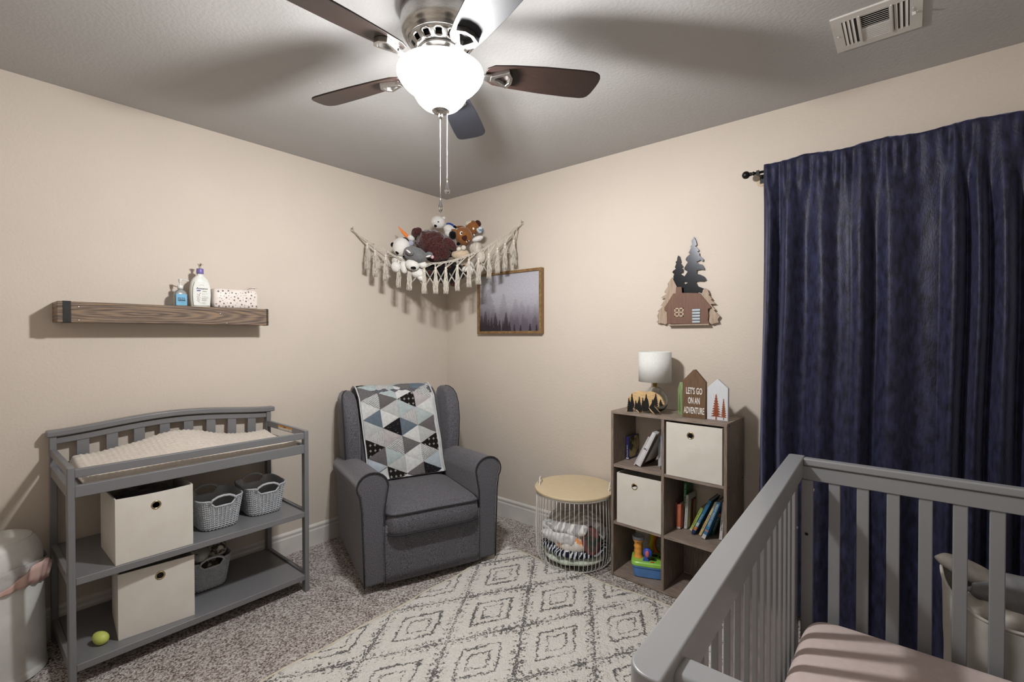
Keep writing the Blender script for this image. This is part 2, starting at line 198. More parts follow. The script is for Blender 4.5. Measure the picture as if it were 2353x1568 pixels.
# ---------------------------------------------------------------- room
def struct(name,g,m_,**k): o=build(name,g,m_,**k); o['kind']='structure'; return o
RX,RY,RH=ROOM
def carpet_mat():
    m_=mat('speckled_carpet',(150,140,135),None,10,.95,spec=.1); nt=m_.node_tree; N=nt.nodes; L=nt.links; b=N['Principled BSDF']
    tc=[n for n in N if n.type=='TEX_COORD'][0]
    n1=N.new('ShaderNodeTexNoise'); n1.inputs['Scale'].default_value=125; n1.inputs['Detail'].default_value=2; n1.inputs['Roughness'].default_value=.6; L.new(tc.outputs['Object'],n1.inputs['Vector'])
    n2=N.new('ShaderNodeTexNoise'); n2.inputs['Scale'].default_value=9; n2.inputs['Detail'].default_value=3; L.new(tc.outputs['Object'],n2.inputs['Vector'])
    ma=N.new('ShaderNodeMath'); ma.operation='MULTIPLY_ADD'; ma.inputs[1].default_value=.16; ma.inputs[2].default_value=-.08; L.new(n2.outputs[0],ma.inputs[0])
    ad=N.new('ShaderNodeMath'); ad.operation='ADD'; L.new(n1.outputs[0],ad.inputs[0]); L.new(ma.outputs[0],ad.inputs[1])
    cr=[n for n in N if n.type=='VALTORGB'][0]; L.new(ad.outputs[0],cr.inputs[0])
    ramp(m_,[(.33,(104,91,86)),(.43,(160,148,143)),(.52,(202,193,188)),(.62,(228,223,219))])
    bp=N.new('ShaderNodeBump'); bp.inputs['Strength'].default_value=1; bp.inputs['Distance'].default_value=.02; L.new(n1.outputs[0],bp.inputs['Height']); L.new(bp.outputs[0],b.inputs['Normal'])
    return m_
struct('floor',G().bx(-.1,RX+.1,RY-.1,.1,-.1,0),carpet_mat())
struct('ceiling',G().bx(-.1,RX+.1,RY-.1,.1,RH,RH+.1),ceil_m)
struct('wall_left',G().bx(-.1,0,RY-.1,.1,0,RH),wall_m)
struct('wall_back',G().bx(0,RX,0,.1,0,RH),wall_m)
struct('wall_right',G().bx(RX,RX+.1,RY-.1,.1,0,RH),wall_m)
struct('wall_front',G().bx(0,RX,RY-.1,RY,0,RH),wall_m)
prof=[(0,0),(.013,0),(.013,.098),(.009,.104),(.009,.112),(.0115,.116),(.0115,.124),(.006,.131),(.0,.135)]
struct('baseboard_left',G().prism(prof,lambda u,v,t:(u,t,v),RY,0),trim_m)
struct('baseboard_back',G().prism(prof,lambda u,v,t:(t,-u,v),0,RX),trim_m)
struct('baseboard_right',G().prism(prof,lambda u,v,t:(RX-u,t,v),RY,0),trim_m)
struct('baseboard_front',G().prism(prof,lambda u,v,t:(t,RY+u,v),0,RX),trim_m)
# ---------------------------------------------------------------- rug
def rug_mat():
    m_=mat('shag_rug',(206,202,195),None,10,.95,spec=.1); nt=m_.node_tree; N=nt.nodes; L=nt.links; b=N['Principled BSDF']
    tc=[n for n in N if n.type=='TEX_COORD'][0]
    def M(op,a,b_=None,c=None):
        n=N.new('ShaderNodeMath'); n.operation=op
        for i,v in enumerate((a,b_,c)):
            if v is None: continue
            if isinstance(v,(int,float)): n.inputs[i].default_value=v
            else: L.new(v,n.inputs[i])
        return n.outputs[0]
    def noise_(s,d=2):
        n=N.new('ShaderNodeTexNoise'); n.inputs['Scale'].default_value=s; n.inputs['Detail'].default_value=d; L.new(tc.outputs['Object'],n.inputs['Vector']); return n.outputs[0]
    sp=N.new('ShaderNodeSeparateXYZ'); L.new(tc.outputs['Object'],sp.inputs[0])
    nj=noise_(45,2)
    u=M('DIVIDE',M('ADD',sp.outputs[0],M('MULTIPLY_ADD',nj,.04,-.02)),.366); v=M('DIVIDE',M('ADD',sp.outputs[1],M('MULTIPLY_ADD',noise_(38,2),.05,-.025)),.592)
    A=M('ADD',u,v); B=M('SUBTRACT',u,v)
    fa=M('ABSOLUTE',M('SUBTRACT',A,M('ROUND',A))); fb=M('ABSOLUTE',M('SUBTRACT',B,M('ROUND',B)))
    d=M('MULTIPLY',M('MAXIMUM',fa,fb),2); e=M('MULTIPLY',M('MINIMUM',fa,fb),2)
    def band(c,w): return M('SUBTRACT',1,M('MINIMUM',1,M('DIVIDE',M('ABSOLUTE',M('SUBTRACT',d,c)),w)))
    # fringe teeth next to the lattice lines
    teeth=M('GREATER_THAN',M('SINE',M('MULTIPLY',e,34)),.15)
    fr=M('MULTIPLY',M('MULTIPLY',band(.86,.11),teeth),.75)
    b0=M('MULTIPLY',band(.975,.07),.9)
    ln=M('MAXIMUM',M('MAXIMUM',b0,fr),M('MAXIMUM',M('MULTIPLY',band(.50,.075),1.0),M('MULTIPLY',band(.26,.06),.9)))
    sk=noise_(120,2); big=noise_(7,2)
    val=M('ADD',M('MULTIPLY',ln,.70),M('ADD',M('MULTIPLY_ADD',sk,1.7,-.85),M('MULTIPLY_ADD',big,.9,-.45)))
    cr=[n for n in N if n.type=='VALTORGB'][0]; L.new(val,cr.inputs[0])
    ramp(m_,[(.0,(229,226,221)),(.36,(220,217,212)),(.50,(134,132,130)),(.75,(104,103,103))])
    bp=N.new('ShaderNodeBump'); bp.inputs['Strength'].default_value=1; bp.inputs['Distance'].default_value=.012; L.new(M('ADD',noise_(160,2),M('MULTIPLY',noise_(30),.7)),bp.inputs['Height']); L.new(bp.outputs[0],b.inputs['Normal'])
    return m_
rug=thing('area_rug','cream shag rug with grey diamond lattice lying on the speckled carpet','rug',(1.192,-.676,0),R(1))
g=G()
def rugf(i,j):
    x=-.205+1.62*i; y=.285-2.35*j
    lift=.012*math.exp(-((i)**2+(j)**2)*900)
    ed=min(i,1-i)*1.62; ed=min(ed,min(j,1-j)*2.35)
    return (x+.006*math.sin(j*40)*(i<.02),y+.008*math.sin(i*25),.006+.010*min(1,ed/.015)+.0025*noise.noise((x*30,y*30,0))+lift)
g.grid(rugf,160,220)
build('pile',g,rug_mat(),rug,smooth=True,recalc=False)
g=G(); 
edge=[rugf(i/60,0) for i in range(61)]+[rugf(1,j/60) for j in range(1,61)]+[rugf(1-i/60,1) for i in range(1,61)]+[rugf(0,1-j/60) for j in range(1,60)]
g.tube([(x,y,.007) for x,y,z in edge],.006,6,closed=True)
build('rug_binding',g,mat('rug_binding',(206,198,180),None,30,.8,bump=.4,bscale=200),rug,smooth=True)
# ---------------------------------------------------------------- ceiling fan
wood_fan=mat('walnut_blade',(40,26,22),(24,15,13),16,.42,st=(1.2,22,22),coat=.12,contrast=(.3,.7))
glare_fan=mat('glare_tinted_blade',(38,40,48),(32,34,41),16,.5,st=(1.2,22,22),coat=.05)  # two of the walnut blades: reflected glare is put into this grey colour
fan=thing('ceiling_fan','brushed nickel ceiling fan with five dark blades and glowing white bowl light','ceiling fan',(FC.x,FC.y,2.06))
def fz(prof,**k): return G().lathe([(r_,z_) for r_,z_ in prof],(FC.x,FC.y,0),48,**k)
build('housing',fz([(.122,2.44),(.128,2.436),(.128,2.428),(.132,2.424),(.134,2.40),(.132,2.37),(.126,2.352),(.118,2.346),(.118,2.341),(.113,2.340),(.113,2.335),(.108,2.333)]),nickel_m,fan,world=True,smooth=True)
g=G()
zt,zb_,rt,rb=2.333,2.303,.108,.078; nsl=14
for k in range(nsl):
    a0=2*PI*k/nsl; a1=a0+2*PI/nsl*.5; a2=a0+2*PI/nsl
    def strip(aa,ab,t0,t1):
        n=4
        vs=[]; 
        for q in (t0,t1):
            r_=rt+(rb-rt)*q; z_=zt+(zb_-zt)*q
            for i in range(n+1):
                a=aa+(ab-aa)*i/n; vs.append((FC.x+r_*math.cos(a),FC.y+r_*math.sin(a),z_))
        g.add(vs,[(i,i+1,n+2+i,n+1+i) for i in range(n)])
    strip(a0,a1,0,.3); strip(a0,a1,.72,1); strip(a1,a2,0,.3); strip(a1,a2,.3,.72); strip(a1,a2,.72,1)
build('vent_ring',g,nickel_m,fan,world=True,smooth=True,solid=.002)
build('motor_core',fz([(.02,2.345),(.098,2.34),(.070,2.305),(.02,2.30)]),dark_m,fan,world=True,smooth=True)
build('flywheel',fz([(.078,2.303),(.072,2.296),(.055,2.292),(.048,2.285),(.048,2.268),(.062,2.264),(.066,2.256),(.066,2.246),(.03,2.244)]),nickel_m,fan,world=True,smooth=True)
build('light_fitter',fz([(.045,2.246),(.052,2.24),(.052,2.232),(.075,2.230),(.082,2.222),(.02,2.218)]),nickel_m,fan,world=True,smooth=True)
# bowl glass
def bowl_mat():
    m_=bpy.data.materials.new('frosted_bowl_glass'); m_.use_nodes=True; nt=m_.node_tree; N=nt.nodes; L=nt.links
    for n in list(N):
        if n.type!='OUTPUT_MATERIAL': N.remove(n)
    out=N['Material Output']; tr=N.new('ShaderNodeBsdfTransparent'); tr.inputs[0].default_value=(1,1,1,1)
    tl=N.new('ShaderNodeBsdfTranslucent'); tl.inputs[0].default_value=(.9,.9,.9,1)
    em=N.new('ShaderNodeEmission'); nz=N.new('ShaderNodeTexNoise'); nz.inputs['Scale'].default_value=9; nz.inputs['Detail'].default_value=3; nz.inputs['Distortion'].default_value=1.5
    cr=N.new('ShaderNodeValToRGB'); cr.color_ramp.elements[0].color=(.86,.89,.93,1); cr.color_ramp.elements[1].color=(1,1,1,1); cr.color_ramp.elements[1].position=.55; L.new(nz.outputs[0],cr.inputs[0]); L.new(cr.outputs[0],em.inputs[0]); em.inputs[1].default_value=BOWL_E
    m1=N.new('ShaderNodeMixShader'); m1.inputs[0].default_value=.12; L.new(tr.outputs[0],m1.inputs[1]); L.new(tl.outputs[0],m1.inputs[2])
    ad=N.new('ShaderNodeAddShader'); L.new(m1.outputs[0],ad.inputs[0]); L.new(em.outputs[0],ad.inputs[1]); L.new(ad.outputs[0],out.inputs[0])
    return m_
bp_=[(.130,2.244),(.139,2.242),(.146,2.236),(.148,2.228),(.146,2.218),(.138,2.204),(.124,2.188),(.108,2.175),(.094,2.168),(.092,2.162),(.088,2.150),(.078,2.134),(.062,2.118),(.042,2.107),(.02,2.102),(.0,2.101)]
build('light_bowl',fz(bp_),bowl_mat(),fan,world=True,smooth=True,label='glowing white glass bowl')
fin=build('finial',fz([(.031,2.1035),(.030,2.100),(.014,2.096),(.007,2.094),(.007,2.086),(.008,2.084),(.006,2.076),(0,2.075)]),nickel_m,fan,world=True,smooth=True)
def pend(x,y,z0,z1):
    g=G(); n=int((z0-z1)/.0042)
    for i in range(n): g.ell((x,y,z0-i*.0042),(.0017,.0017,.0017),nu=6,nv=4)
    g.ell((x,y,z0-(z0-z1)*.6),(.0028,.0028,.004),nu=8,nv=6)
    c=build('pull_chain',g,chrome_m,fan,world=True,smooth=True)
    g=G().lathe([(0,z1+.002),(.003,z1),(.0045,z1-.012),(.0085,z1-.026),(.0095,z1-.034),(.007,z1-.042),(0,z1-.046)],(x,y,0),16)
    build('pull_fob',g,chrome_m,c,world=True,smooth=True)
pend(FC.x+.001,FC.y-.003,2.078,1.800)
pend(FC.x+.0165,FC.y+.014,2.092,1.862)
def blade(k):
    th=R(51.43+72*k); c=Vector((FC.x,FC.y,2.242)); d=Vector((math.cos(th),math.sin(th),0)); s_=Vector((-math.sin(th),math.cos(th),0))
    pit=R(-13)  # clockwise side higher
    sv=s_*math.cos(pit)+Vector((0,0,1))*math.sin(pit); nv=d.cross(sv)
    L_=[(.155,0),(.16,.030),(.185,.046),(.25,.055),(.36,.063),(.46,.066),(.52,.065),(.536,.061),(.547,.052),(.555,.035),(.563,0),(.566,-.025),(.565,-.040),(.559,-.053),(.548,-.061),(.53,-.066),(.48,-.066),(.36,-.062),(.25,-.053),(.185,-.044),(.16,-.028)]
    m4=Matrix((d,sv,nv)).transposed().to_4x4(); m4.translation=c-Vector((0,0,fanz))
    f=lambda u,v,t:(u,v,t)
    b=build('blade',G().prism(L_,f,0,.006),glare_fan if k in (1,4) else wood_fan,fan,bev=.002,label='walnut fan blade coloured grey to imitate glare' if k in (1,4) else 'dark walnut brown fan blade')
    off=Matrix.Translation(c-Vector((FC.x,FC.y,2.06)))@Matrix((d,sv,nv)).transposed().to_4x4()
    b.matrix_local=off
    # iron: shield ring under blade + curved arm
    g=G(); P=[(.172,.010),(.205,.026),(.234,.038),(.249,.014),(.249,-.014),(.234,-.038),(.205,-.026),(.172,-.010)]
    Q=[(.188,.004),(.207,.014),(.228,.024),(.238,.009),(.238,-.009),(.228,-.024),(.207,-.014),(.188,-.004)]
    n=8; vs=[(u,v,t) for t in (-.016,.0) for u,v in P]+[(u,v,t) for t in (-.016,.0) for u,v in Q]
    fs=[]
    for i in range(n):
        j=(i+1)%n
        fs+=[(i,j,16+j,16+i),(8+i,8+j,24+j,24+i),(i,8+i,8+j,j),(16+i,16+j,24+j,24+i)]
    g.add(vs,fs)
    arm=[(.048,0,.022),(.075,0,.030),(.10,0,.018),(.13,0,-.004),(.155,0,-.012),(.178,0,-.010)]
    w=[.016,.014,.012,.011,.012,.016]
    vs=[]; 
    for (x,y,z),ww in zip(arm,w): vs+=[(x,-ww,z-.004),(x,ww,z-.004),(x,ww,z+.004),(x,-ww,z+.004)]
    fs=[(4*i+a,4*i+(a+1)%4,4*i+4+(a+1)%4,4*i+4+a) for i in range(5) for a in range(4)]+[(3,2,1,0),(20,21,22,23)]
    g.add(vs,fs)
    ir=build('blade_iron',g,nickel_m,b,bev=.0015)
fanz=2.06
for k in range(5): blade(k)
# ---------------------------------------------------------------- ceiling register
vt=thing('ceiling_vent','white metal ceiling register with slotted louvres near the curtain wall','air vent',(2.80,-.50,2.43))
V0,V1,U0,U1=2.675,2.925,-.625,-.380
g=G(); zc=2.44; 
def vb(x0,x1,y0,y1,z0=zc-.006,z1=zc): g.bx(x0,x1,y0,y1,z0,z1)
vb(V0,V0+.030,U0,U1); vb(V1-.034,V1,U0,U1)
vb(V0+.030,V1-.034,U0,U0+.035); vb(V0+.030,V1-.034,U1-.035,U1)
vb(V0+.073,V0+.084,U0+.035,U1-.035); vb(V1-.088,V1-.077,U0+.035,U1-.035)
build('vent_frame',g,trim_m,vt,world=True)
for x0 in (V0+.080,V1-.082):
    build('divider_rib',G().bx(x0-.002,x0+.002,U0+.03,U1-.03,zc-.009,zc-.004),trim_m,vt,world=True)
build('vent_cavity',G().bx(V0+.031,V1-.035,U0+.036,U1-.036,zc-.0012,zc-.0004),dark_m,vt,world=True)
for i in range(14):
    y=U0+.0415+i*.0125; s=1 if i<7 else -1
    g=G().bx(V0+.084,V1-.088,y-(.0042 if s>0 else .0045),y+(.0042 if s>0 else .0045),zc-.0050,zc-.0042,rot=Matrix.Rotation(R(22 if s>0 else -14),3,'X')); build('louvre',g,trim_m,vt,world=True)
for x in (V0+.037,V0+.049,V0+.061,V1-.070,V1-.056,V1-.042):
    g=G().bx(x-.0045,x+.0045,U0+.035,U1-.035,zc-.0052,zc-.0038,rot=Matrix.Rotation(R(18),3,'Y')); build('louvre',g,trim_m,vt,world=True)
for x,y in ((V0+.014,-.50),(V1-.014,-.50)): build('screw',G().ell((x,y,zc-.007),(.004,.004,.002),nu=10,nv=6),trim_m,vt,world=True,smooth=True)
build('damper_lever',G().bx(V1-.027,V1-.023,-.53,-.505,zc-.008,zc-.005).bx(V1-.028,V1-.018,-.505,-.500,zc-.018,zc-.005),trim_m,vt,world=True)
# ---------------------------------------------------------------- floating shelf
def beam_mat():
    m_=mat('stained_pine',(110,80,54),(52,38,28),9,.5,st=(14,.9,22),contrast=(.36,.68),coat=.15,bump=.3,bscale=40,bst=(6,1,60)); nt=m_.node_tree; N=nt.nodes; L=nt.links
    tc=[n for n in N if n.type=='TEX_COORD'][0]
    wv=N.new('ShaderNodeTexWave'); wv.wave_type='RINGS'; wv.rings_direction='X'; wv.inputs['Scale'].default_value=16; wv.inputs['Distortion'].default_value=3.5; wv.inputs['Detail'].default_value=3; wv.inputs['Detail Scale'].default_value=1.5
    mp=N.new('ShaderNodeMapping'); mp.inputs['Scale'].default_value=(1,.22,2.2); mp.inputs['Location'].default_value=(0,.03,-.10); L.new(tc.outputs['Object'],mp.inputs[0]); L.new(mp.outputs[0],wv.inputs[0])
    cr=[n for n in N if n.type=='VALTORGB'][0]; nz=[n for n in N if n.type=='TEX_NOISE'][0]
    mx=N.new('ShaderNodeMath'); mx.operation='MULTIPLY_ADD'; mx.inputs[1].default_value=.20; L.new(wv.outputs['Fac'],mx.inputs[0])
    sc=N.new('ShaderNodeMath'); sc.operation='MULTIPLY'; sc.inputs[1].default_value=.80; L.new(nz.outputs[0],sc.inputs[0]); L.new(sc.outputs[0],mx.inputs[2]); L.new(mx.outputs[0],cr.inputs[0])
    ramp(m_,[(.22,(44,34,29)),(.42,(92,76,65)),(.58,(124,106,90)),(.78,(150,116,76))])
    return m_
bm_=beam_mat()
sh=thing('floating_shelf','dark stained wooden beam shelf with visible grain mounted above the changing table','shelf',(0,-1.9,1.39))
build('beam',G().bx(0,.14,-2.33,-1.466,1.39,1.48),bm_,sh,world=True,bev=.003)
strap=mat('black_strap',(10,9,9),(24,20,18),60,.5,contrast=(.3,.75))
for y0,y1 in ((-2.312,-2.286),(-1.479,-1.473)):
    build('metal_strap',G().bx(.1385,.1415,y0,y1,1.389,1.481).bx(.09,.1415,y0,y1,1.4795,1.4815).bx(.09,.1415,y0,y1,1.3885,1.3905),strap,sh,world=True)
for y,z in ((-2.262,1.457),(-2.262,1.399),(-1.68,1.398),(-1.71,1.447)): build('screw_head',G().ell((.1402,y,z),(.0015,.004,.004),nu=10,nv=6),nickel_m,sh,world=True,smooth=True)
def face(o,sz,y,z,x): pass
TX=lambda x,y,z: frame((x,y,z),(0,1,0),(0,0,1))   # text facing +x
TY=lambda x,y,z: frame((x,y,z),(1,0,0),(0,0,1))   # text facing -y
ink=mat('dark_ink',(60,60,72),None,10,.6); inkp=mat('purple_print',(96,84,146),None,10,.6); inkg=mat('grey_print',(128,122,118),None,10,.6)
wtext=mat('white_print',(232,230,226),None,10,.6)
# sanitizer
ys=-1.8715
san=thing('sanitizer_bottle','small clear pump bottle with a light blue label, left of the white lotion bottle','bottle',(.08,ys,1.48))
clear_m=mat('clear_gel_plastic',(205,212,214),None,10,.15,trans=.75)
def sq(n_,a,b_,p=3.2):
    out=[]
    for k in range(n_):
        t=2*PI*k/n_; c,s=math.cos(t),math.sin(t); out.append((a*math.copysign(abs(c)**(2/p),c),b_*math.copysign(abs(s)**(2/p),s)))
    return out
def loft(secs,c,n_=28,p=3.2):
    g=G(); vs=[]
    for (a,b_,z) in secs: vs+=[(c[0]+u,c[1]+v,c[2]+z) for u,v in sq(n_,a,b_,p)]
    M_=len(secs); fs=[(i*n_+k,i*n_+(k+1)%n_,(i+1)*n_+(k+1)%n_,(i+1)*n_+k) for i in range(M_-1) for k in range(n_)]
    fs+=[tuple(range(n_))[::-1],tuple((M_-1)*n_+k for k in range(n_))]
    return g.add(vs,fs)
build('body',loft([(.015,.025,0),(.018,.028,.004),(.018,.028,.062),(.016,.024,.074),(.009,.011,.084),(.008,.008,.088)],(.08,ys,1.48)),clear_m,san,world=True,smooth=True)
lb=build('label_panel',G().bx(.0985,.0993,ys-.023,ys+.024,1.485,1.541),mat('blue_label',(104,170,206),None,20,.5),san,world=True,bev=.0004)
text('lettering','BYE BYE',.0085,TX(.0995,ys,1.5175),ink,lb,align='CENTER',bold=.0002); text('lettering','GERMS',.0105,TX(.0995,ys,1.507),ink,lb,align='CENTER',bold=.0005); text('lettering','• • • • •',.0075,TX(.0995,ys,1.4995),ink,lb,align='CENTER')
build('cap',G().lathe([(.0125,.088),(.0125,.104),(.010,.106),(.004,.107),(.004,.122)],(.08,ys,1.48),20),white_m,san,world=True,smooth=True)
build('pump',G().lathe([(.0035,.118),(.007,.122),(.008,.136),(.009,.138),(0,.139)],(.08,ys,1.48),16).tube([(.08,ys,1.616),(.083,ys+.018,1.614),(.085,ys+.036,1.611)],.0022,8),white_m,san,world=True,smooth=True)
# lotion
yl=-1.784
lot=thing('lotion_bottle','tall white lotion pump bottle with purple collar on the floating shelf','bottle',(.08,yl,1.48))
cream_m=mat('white_bottle_plastic',(226,228,222),None,10,.3)
build('body',loft([(.020,.040,0),(.023,.044,.003),(.024,.046,.030),(.025,.048,.065),(.024,.047,.095),(.022,.042,.125),(.018,.034,.145),(.013,.022,.158),(.0125,.014,.163),(.0125,.0135,.172)],(.08,yl,1.48),p=2.6),cream_m,lot,world=True,smooth=True)
build('collar',G().lathe([(.0155,.172),(.0162,.174),(.0162,.196),(.0145,.199),(.005,.200)],(.08,yl,1.48),32),mat('purple_collar',(118,106,168),None,10,.35),lot,world=True,smooth=True)
build('pump',G().lathe([(.0055,.199),(.0055,.212),(.009,.219),(.012,.222),(.006,.225),(0,.225)],(.08,yl,1.48),16).tube([(.08,yl,1.703),(.098,yl+.002,1.703),(.108,yl+.003,1.699)],.004,8),mat('beige_pump',(206,200,176),None,10,.4),lot,world=True,smooth=True)
lp=build('label_panel',loft([(.0015,.036,.008),(.0015,.040,.06),(.0015,.038,.10),(.0015,.030,.13)],(.1040,yl,1.48),p=3),mat('label_paper',(222,224,220),None,10,.5),lot,world=True)
xl=.1058
text('lettering','Aveeno',.0135,TX(xl,yl+.001,1.5705),ink,lp,align='CENTER',wfit=.052,bold=.0002); text('lettering','baby',.0105,TX(xl,yl+.003,1.5585),inkg,lp)
build('print_badge',G().prism([(0,0),(.017,0),(.020,.006),(.003,.006)],lambda u,v,t:(xl+t,yl-.024+u,1.5605+v),-.0005,.0002),inkp,lp,world=True)
g=G()
for i,(w,z) in enumerate(((.034,1.549),(.018,1.544),(.024,1.535),(.038,1.531),(.040,1.526),(.028,1.5225),(.030,1.5165),(.026,1.512),(.020,1.502),(.022,1.4985))): g.bx(xl-.0004,xl+.0001,yl-.001,yl-.001+w*.8,z,z+(.0016 if i in (5,6,7) else .0009))
build('print_lines',g,inkg,lp,world=True)
g=G(); g.tube([(xl,yl-.006,1.500),(xl,yl-.013,1.506),(xl,yl-.017,1.520),(xl,yl-.013,1.540),(xl,yl-.008,1.553)],.0006,5)
for a,b_ in ((-.021,1.512),(-.020,1.522),(-.021,1.532),(-.019,1.543),(-.010,1.516),(-.009,1.527),(-.010,1.538),(-.007,1.548)): g.tube([(xl,yl-.015,b_-.006),(xl,yl+a,b_)],.0005,5).ell((xl,yl+a,b_+.002),(.0004,.0013,.0026),nu=8,nv=6)
build('print_sprig',g,mat('mauve_print',(150,128,140),None,10,.6),lp,world=True)
g=G(); g.tube([(xl,yl+.010*math.cos(t)-.001,1.588+.006*math.sin(t)) for t in [PI*k/8 for k in range(9)]],.0005,5)
build('print_crest',g,inkg,lp,world=True)
# wipes
wp=thing('wipes_pack','white wipes pack printed with dark grey stars at the floating shelf right end','wipes pack',(.075,-1.622,1.48))
wm_=mat('white_star_film',(222,214,208),(214,204,198),30,.45,bump=.4,bscale=30)
def wf(i,j):
    pass
g=loft([(.036,.104,0),(.042,.110,.006),(.043,.112,.03),(.043,.111,.075),(.038,.106,.098),(.03,.098,.102)],(.075,-1.622,1.48),40,7)
pk=build('pack',g,wm_,wp,world=True,smooth=True)
build('pack_flap',G().grid(lambda i,j:(.05+.03*j,-1.565+.062*i,1.581+.022*math.sin(i*PI*.62)+.004*math.sin(j*7+i*5)),10,6),wm_,wp,world=True,smooth=True,solid=.002)
def star(cy,cz,r):
    return [(cy+(r if k%2==0 else r*.42)*math.sin(PI*k/5),cz+(r if k%2==0 else r*.42)*math.cos(PI*k/5)) for k in range(10)]
g=G(); rs=random.Random(3); pts=[]
for n in range(400):
    y=rs.uniform(-1.722,-1.52); z=rs.uniform(1.487,1.573); r_=rs.choice((.0062,.0055,.0028))
    if all((y-a)**2+(z-b_)**2>(r_+c_+.004)**2 for a,b_,c_ in pts): pts.append((y,z,r_))
for y,z,r_ in pts:
    q=max(0,(z-1.555)/.02); g.prism(star(y,z,r_),lambda u,v,t:(.1175+t-.004*max(0,(v-1.552)/.03)-.006*max(0,abs(u+1.622)-.085)/.02,u,v),0,.0008)
build('star_print',g,mat('star_ink',(66,64,72),None,10,.6),wp,world=True)
# ---------------------------------------------------------------- changing table
ct=thing('changing_table','grey wooden changing table with curved slatted back and two open shelves','changing table',(.26,-1.885,0))
def ctp(name,x0,x1,y0,y1,z0,z1,b=.003,**k): return build(name,G().bx(x0,x1,y0,y1,z0,z1),grey2_m,ct,world=True,bev=b,**k)
XF=.506; YL=-2.349; YR=-1.424
for y0 in (YL,YR-.023):
    ctp('leg',XF-.036,XF,y0,y0+.023,0,.840,.005); ctp('leg',.022,.058,y0,y0+.023,0,.895)
ctp('front_rail',XF-.026,XF-.004,YL+.022,YR-.022,.797,.829); ctp('front_rail',XF-.026,XF-.004,YL+.022,YR-.022,.722,.767)
for y0 in (YL+.002,YR-.021):
    ctp('side_rail',.056,XF-.034,y0,y0+.019,.808,.840); ctp('side_rail',.056,XF-.034,y0,y0+.019,.722,.766)
    ctp('side_rail',.056,XF-.034,y0,y0+.019,.388,.426); ctp('side_rail',.056,XF-.034,y0,y0+.019,.060,.098)
ctp('back_rail',.03,.048,YL+.022,YR-.022,.722,.775)
ctp('pad_board',.05,XF-.026,YL+.021,YR-.021,.728,.742)
ctp('shelf_board',.03,XF-.004,YL+.022,YR-.022,.390,.418); ctp('shelf_board',.03,XF-.004,YL+.022,YR-.022,.062,.090)
def crv(y):
    t=(y-(YL-.005))/(YR+.010-(YL-.005)); return .893+.034*max(0,math.sin(PI*t))**1.6
g=G(); n=40; ys_=[YL-.010+(YR+.020-(YL-.010))*i/n for i in range(n+1)]
up=[(y,crv(y)+.027) for y in ys_]; dn=[(y,crv(y)) for y in ys_[::-1]]
build('crest_rail',G().prism(up+dn,lambda u,v,t:(t,u,v),.014,.066),grey2_m,ct,world=True,bev=.006,seg=3)
ys2=[YL+.022+(YR-.022-(YL+.022))*i/n for i in range(n+1)]
build('arched_rail',G().prism([(y,crv(y)-.007) for y in ys2]+[(y,crv(y)-.033) for y in ys2[::-1]],lambda u,v,t:(t,u,v),.030,.050),grey2_m,ct,world=True,bev=.002)
for i in range(8):
    y=-2.239+i*.1022; ctp('slat',.034,.046,y-.0215,y+.0215,.76,crv(y)-.030,.0015)
build('warning_sticker',G().bx(.20,.36,YR-.0218,YR-.0208,.813,.835),mat('sticker_white',(222,216,206),(190,184,174),120,.6,contrast=(.45,.55)),ct,world=True)
build('warning_band',G().bx(.20,.36,YR-.0222,YR-.0212,.826,.835),mat('sticker_orange',(214,150,60),None,20,.6),ct,world=True)
text('warning_lettering','WARNING',.007,frame((.28,YR-.0224,.8275),(1,0,0),(0,0,1)),ink,ct,align='CENTER')
for z in (.745,.405): build('bolt_head',G().ell((XF-.018,YL-.001,z),(.004,.002,.004),nu=10,nv=6),nickel_m,ct,world=True,smooth=True)
# changing pad
pad=thing('changing_pad','cream minky dot contoured changing pad lying on top of the grey changing table','changing pad',(.26,-1.87,.742))
pad_m=mat('minky_cream',(214,206,197),(206,197,187),60,.95,sheen=.4,spec=.1)
def padz(u,v): # u along y 0..1, v front->back
    side=math.exp(-((v-1)/.30)**2)*.045+math.exp(-((v-0)/.22)**2)*.012
    hump=math.exp(-((u-.50)/.20)**2)*.055*math.exp(-((v-1)/.55)**2)+math.exp(-((u-.28)/.25)**2)*.02*math.exp(-((v-1)/.7)**2)
    ends=.006*math.exp(-(min(u,1-u)/.05)**2)
    return .775+side*.45+hump+ends
NU,NV=168,76
def padf(i,j):
    y=-2.285+.825*i; x=.452-.382*j
    e=min(i*.825,(1-i)*.825,j*.382,(1-j)*.382); k=min(1,e/.028)
    z=padz(i,j); z=z-(1-math.sqrt(max(0,1-(1-k)**2)))*.022
    du=(i*.825)%.0205/.0205-.5; dv=(j*.382)%.0205/.0205-.5
    z+=.0042*max(0,1-(du*du+dv*dv)*9)+.003*noise.noise((x*12,y*12,0))
    return (x,y,z)
g=G().grid(padf,NU,NV)
def padskirt(i,j):
    L_=2*(.825+.382); d=i*L_
    if d<.825: p=(d/.825,0)
    elif d<1.207: p=(1,(d-.825)/.382)
    elif d<2.032: p=(1-(d-1.207)/.825,1)
    else: p=(0,1-(d-2.032)/.382)
    x,y,z=padf(*[min(1,max(0,q)) for q in p]); b=.008*math.sin(PI*j)
    cx,cy=.261,-1.872; 
    return (x+(b if p[1]==0 else -b if p[1]==1 else 0),y+(b if p[0]==1 else -b if p[0]==0 else 0),z*(1-j)+.744*j+(.003*math.sin(i*400)*math.sin(PI*j)))
g.grid(padskirt,240,6)
build('pad_cover',g,pad_m,pad,world=True,smooth=True)
